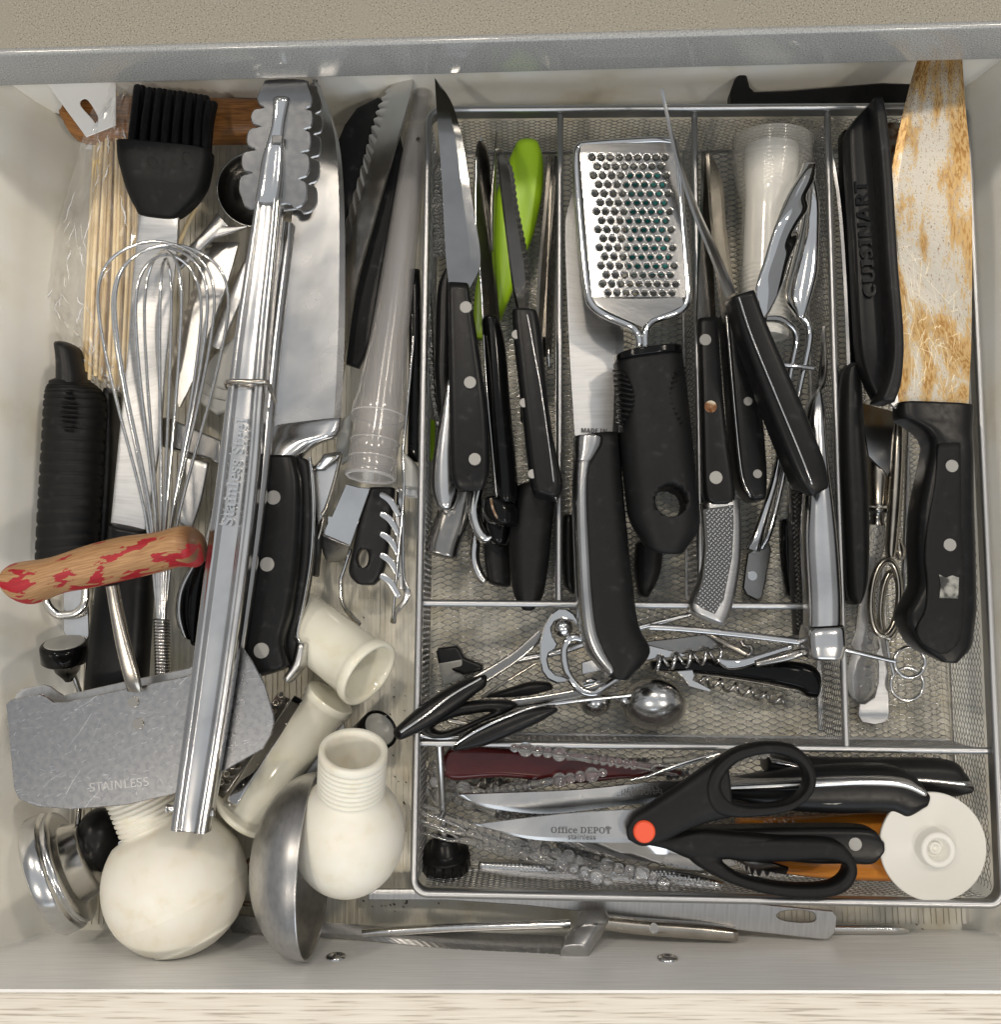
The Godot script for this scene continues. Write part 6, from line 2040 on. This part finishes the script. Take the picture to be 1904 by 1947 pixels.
	hull([1368, 1484, 1494, 1461, 1630, 1451, 1698, 1455, 1738, 1476, 1753, 1500], [1372, 1514, 1494, 1539, 1596, 1545, 1681, 1545, 1713, 1554, 1744, 1532], [46, 44], [20], 2.8, 0.8, 1.5, 0, 6, 28)
	part("grip", M.black)
	hull([1366, 1482, 1494, 1474, 1630, 1468, 1710, 1473, 1746, 1493], [1368, 1504, 1494, 1501, 1630, 1494, 1700, 1497, 1742, 1512], [50, 48], [21], 2.2, 0.6, 0.8, 0, 6, 24)
	part("steel_stripe", M.steel)
	plate([1552, 1508, 1580, 1504, 1620, 1508, 1618, 1524, 1590, 1530, 1556, 1528], 54.8, 0.4, 0.1)
	part("worn_marks", M.sticker)
	thing("second_carving_knife", "steel-striped grey handle lying right behind the carving knife by the divider", "carving knife", 1650, 1470, 10)
	hull([1455, 1434, 1600, 1440, 1790, 1442, 1828, 1464, 1839, 1486], [1456, 1468, 1600, 1500, 1770, 1511, 1808, 1513, 1832, 1506], [30], [20], 2.6, 1, 1.5, 0, 6, 26)
	part("grip", M.char)
	hull([1460, 1436, 1600, 1462, 1740, 1470, 1834, 1478], [1462, 1452, 1600, 1476, 1740, 1486, 1836, 1496], [32], [19], 2.2, 0.5, 0.5)
	part("steel_stripe", M.steel)
	# amber handled knife and black riveted one
	thing("amber_handled_knife", "serrated knife with translucent amber handle beneath the scissors", "knife", 1560, 1610, 8)
	hull([1405, 1552, 1500, 1553, 1640, 1543, 1692, 1545], [1408, 1636, 1500, 1660, 1600, 1671, 1700, 1674], [28], [19], 3.0, 1.5, 1.5, 0, 6, 28)
	part("handle", M.amber)
	blade([1250, 1560, 1330, 1566, 1420, 1590], [1250, 1640, 1330, 1655, 1420, 1640], [26], [24], 1.6, 0.7)
	part("blade", M.steel)
	for i in 14:
		var bx := 1455 + (i % 7) * 9.0 + (i / 7) * 4.0
		ball(W(bx, 1562 + (i / 7) * 5.0 - (i % 3) * 2, 38.0), 0.0007, 5)
	part("bubble", M.clear).set_meta("kind", "stuff")
	blade([1388, 1620, 1430, 1628, 1500, 1650], [1390, 1634, 1430, 1662, 1492, 1670], [44], [40], 1.4, 0.6, 9, 4)
	whole("serrated_tip", "bright serrated blade tip inside the scissors' lower finger ring", "blade tip", M.wire)
	thing("single_rivet_knife", "black knife handle with one visible rivet between the scissors' two rings", "knife", 1500, 1600, 20)
	hull([1290, 1572, 1500, 1568, 1620, 1568, 1656, 1574, 1669, 1592], [1290, 1596, 1500, 1634, 1610, 1638, 1652, 1638, 1670, 1618], [46], [17], 5.0, 0.6, 1.6, 0, 6, 28)
	part("handle", M.black)
	rivet(1627, 1605, 54.7, 12); part("rivet", M.rivet)
	blade([1050, 1596, 1150, 1600, 1300, 1580], [1052, 1600, 1150, 1626, 1256, 1642], [44], [40], 1.6, 0.7)
	part("blade", M.mirror)
	scissors()
	# disc
	thing("white_disc", "translucent white plastic disc with raised centre hub in the front right corner", "plastic disc", 1772, 1607, 35)
	var A := W(1772, 1608, 49); var up := (Vector3.UP + Vector3(0.03, 0, 0.03)).normalized()
	lathe(A, A + up * 0.01, [0, 25.0, 0.4, 25.7, 1.8, 25.7, 2.2, 25.2, 2.2, 9.5, 2.8, 8.9, 7.6, 8.4, 8.2, 7.7, 8.2, 5.9, 7.8, 5.3, 3.8, 4.8, 3.6, 2.9, 5.2, 2.7, 5.4, 1.9, 3.4, 1.6, 3.4, 0.05], 64)
	part("disc", M.milky)
	thing("cleaning_rod_cap", "black ribbed cap on a thin steel rod standing in the front compartment's left end", "cap", 845, 1625, 3)
	A = W(848, 1648, 12); var B := W(836, 1416, 46)
	prof_cap(A, B)
	thing("textured_silver_knife", "dotted silver handle lying along the tray's front wall under the picks", "knife handle", 1140, 1660, 3)
	hull([914, 1634, 1050, 1641, 1256, 1650, 1372, 1672], [914, 1655, 1000, 1668, 1200, 1680, 1368, 1690], [24], [10], 4.0, 1, 1, 0, 6, 20)
	part("handle", M.steel)
	bricks([918, 1637, 1050, 1643, 1256, 1652, 1366, 1674, 1362, 1684, 1200, 1674, 1000, 1662, 918, 1652], 28.9, 5.2, 1.9, 1.9, 0.78, 0.9, false)
	part("dots", M.wire).set_meta("kind", "stuff")

func prof_cap(A: Vector3, B: Vector3) -> void:
	lathe(A, B, [0, 11.6, 0.6, 12.5, 9.6, 12.5, 10.3, 11.6, 10.6, 8.4, 12, 7.6, 17, 6.2, 19, 5.0, 20, 2.4], 36)
	part("cap", M.black)
	for k in 16:
		var a := TAU * k / 16
		var t := (B - A).normalized(); var s := t.cross(Vector3.UP).normalized(); var u := s.cross(t)
		var d := (s * cos(a) + u * sin(a)) * 0.0124
		tube_w(PackedVector3Array([A + d + t * 0.001, A + d + t * 0.0092]), [0.7], false, 6)
	part("cap_ribs", M.gloss).set_meta("kind", "stuff")
	lathe(A, B, [20, 2.1, A.distance_to(B) * 1000.0, 2.1], 14)
	part("rod", M.steel)

func bl_text() -> void:
	var bl := part("blade", M.satin)
	text("etched_words", "J.A. HENCKELS", 1205, 1501, 48.25, Vector2(1, -0.05), 4.2, M.ink, 0.1, "Droid Sans", false, bl, 1.3)
	text("etched_words", "INTERNATIONAL", 1206, 1508, 48.15, Vector2(1, -0.05), 4.2, M.ink, 0.1, "Droid Sans", false, bl, 1.25)
	for k in 2:
		var x := 1226.0 + k * 8
		tube([x, 1494, 48.1, x, 1501, 48.0, x - 3, 1509, 48.0], [0.14], false, 5, 2)
		tube([x, 1501, 48.0, x + 3, 1508, 48.0], [0.14], false, 5, 1)
		tube([x - 4, 1497, 48.1, x + 4, 1496, 48.1], [0.14], false, 5, 1)
		ball(W(x, 1491.5, 48.1), 0.0004, 5)
	part("etched_emblem", M.ink, bl)

func scissors() -> void:
	thing("black_scissors", "black handled scissors with orange-red pivot and printed steel blade, topmost in the front compartment", "scissors", 1400, 1560, 45)
	blade([905, 1567, 1000, 1555, 1100, 1545, 1215, 1538], [907, 1569, 1000, 1594, 1100, 1601, 1215, 1602], [59, 59], [59, 59], 1.8, 0.85)
	var bl := part("blade", M.satin)
	text("printed_words", "Office DEPOT", 1105, 1579, 59.88, Vector2(1, 0.01), 10.5, M.ink, 0.1, "Droid Serif", true, bl, 1.12)
	text("printed_words", "stainless", 1107, 1592, 59.85, Vector2(1, 0.01), 6.0, M.ink, 0.1, "Droid Sans", false, bl, 1.1)
	text("printed_sign", "®", 1156, 1576, 59.88, Vector2(1, 0), 5.0, M.ink, 0.1, "Droid Sans", false, bl)
	ringhull([1308, 1630, 1359, 1664, 1410, 1685, 1460, 1698, 1529, 1707, 1580, 1702, 1610, 1688, 1627, 1660, 1622, 1630, 1600, 1603, 1563, 1590, 1460, 1588, 1370, 1592, 1320, 1606], [1374, 1632, 1420, 1637, 1480, 1637, 1545, 1634, 1588, 1636, 1604, 1646, 1592, 1667, 1560, 1678, 1495, 1678, 1427, 1666, 1392, 1652], [1260, 1600, 52, 1600, 1650, 56], 12.0, 3.0)
	part("finger_ring", M.soft)
	hull([1240, 1590, 1262, 1586, 1325, 1574, 1400, 1579, 1480, 1586, 1550, 1589], [1225, 1604, 1266, 1612, 1320, 1634, 1390, 1632, 1480, 1635, 1550, 1634], [52, 54], [12], 3.2, 1, 1, 0, 5, 24)
	part("finger_grip", M.soft)
	ringhull([1335, 1500, 1350, 1460, 1385, 1428, 1420, 1415, 1460, 1409, 1503, 1414, 1531, 1434, 1546, 1461, 1548, 1491, 1535, 1516, 1500, 1539, 1450, 1549, 1395, 1552, 1350, 1540], [1373, 1492, 1384, 1464, 1410, 1443, 1460, 1432, 1505, 1443, 1528, 1470, 1524, 1499, 1495, 1521, 1440, 1528, 1395, 1520], [1200, 1580, 62, 1540, 1450, 65], 13.0, 3.0)
	part("thumb_ring", M.soft)
	hull([1192, 1566, 1204, 1546, 1232, 1529, 1290, 1491, 1335, 1459, 1378, 1432], [1197, 1595, 1222, 1607, 1262, 1598, 1302, 1579, 1345, 1563, 1392, 1552], [62, 63], [12], 3.4, 1, 1, 0, 5, 24)
	part("thumb_grip", M.soft)
	var c := W(1225, 1580, 67)
	lathe(c, c + Vector3.UP, [0, 5.2, 1.6, 5.2, 2.2, 4.9, 2.5, 4.3], 36)
	part("pivot_button", M.orange)


# ---------- along the drawer's front ----------
func drawer_front_things() -> void:
	thing("steel_bread_knife", "serrated steel knife with a thick flared steel bolster along the drawer's front panel", "bread knife", 900, 1775, 2)
	blade([436, 1738, 640, 1757, 800, 1770, 1075, 1784], [440, 1772, 690, 1788, 850, 1804, 1066, 1815], [12, 16, 20, 26], [8, 20, 31, 40], 2.2, 0.7, 34, 2.4, 6)
	part("blade", M.dull)
	hull([1100, 1740, 1092, 1760, 1075, 1790, 1065, 1815], [1155, 1736, 1158, 1752, 1140, 1780, 1120, 1816], [28, 32, 42], [8, 14, 12], 2.6, 0.5, 0.5, 0, 6, 20)
	part("bolster", M.dull)
	loft([1140, 1752, 26, 22, 9, 1220, 1761, 25, 26, 10, 1330, 1769, 24, 26, 10, 1399, 1775, 23, 22, 10], 3.4, 0.6)
	part("handle", M.aged)
	rivet(1244, 1765, 29.6, 9, 0.5); part("rivet", M.steel)
	tube([690, 1774, 22, 860, 1764, 26, 1085, 1757, 28], [2.2], false, 12)
	whole("steel_rod", "bright round steel rod leaning over the serrated knife's blade", "rod", M.wire)
	plate([700, 1690, 900, 1690, 1256, 1700, 1585, 1732, 1593, 1744, 1589, 1774, 1576, 1786, 1560, 1786, 1380, 1766, 1150, 1738, 1000, 1722, 850, 1712, 700, 1712], [800, 1700, 16, 1580, 1760, 22], 1.4, 0.5, [[1490, 1733, 1520, 1731, 1545, 1735, 1552, 1744, 1546, 1752, 1520, 1753, 1490, 1749, 1478, 1741]], Vector2(1, 0.1))
	whole("slotted_steel_spatula", "flat steel spatula handle with a hanging slot sticking out under the tray's front rim", "spatula handle", M.brushed)
	tube([1560, 1766, 9, 1640, 1766, 9, 1705, 1767, 9, 1733, 1772, 8], [2.6, 2.6, 2.4, 0.4], false, 12)
	whole("steel_spike", "pointed round steel spike lying by the front right corner", "spike", M.steel)
	var cr := RandomNumberGenerator.new(); cr.seed = 31
	for i in 90:
		var spot: Array = [[640, 1215, 90, 60], [1640, 1770, 150, 14], [520, 1620, 60, 60], [760, 1720, 60, 20], [480, 1700, 90, 40], [760, 1420, 20, 160]][i % 6]
		var p := W(spot[0] + cr.randfn(0, 0.5) * spot[2], minf(spot[1] + cr.randfn(0, 0.5) * spot[3], 1772), 1.2)
		var s := cr.randf_range(0.00025, 0.0007)
		ellipsoid(p, Vector3(s, 0, s * 0.4), Vector3(-s * 0.3, 0, -s * cr.randf_range(0.5, 1.4)), Vector3(0, s * 0.6, 0), 4)
	whole("crumbs", "small dark crumbs scattered on the drawer's cream liner", "crumbs", M.crumb).set_meta("kind", "stuff")
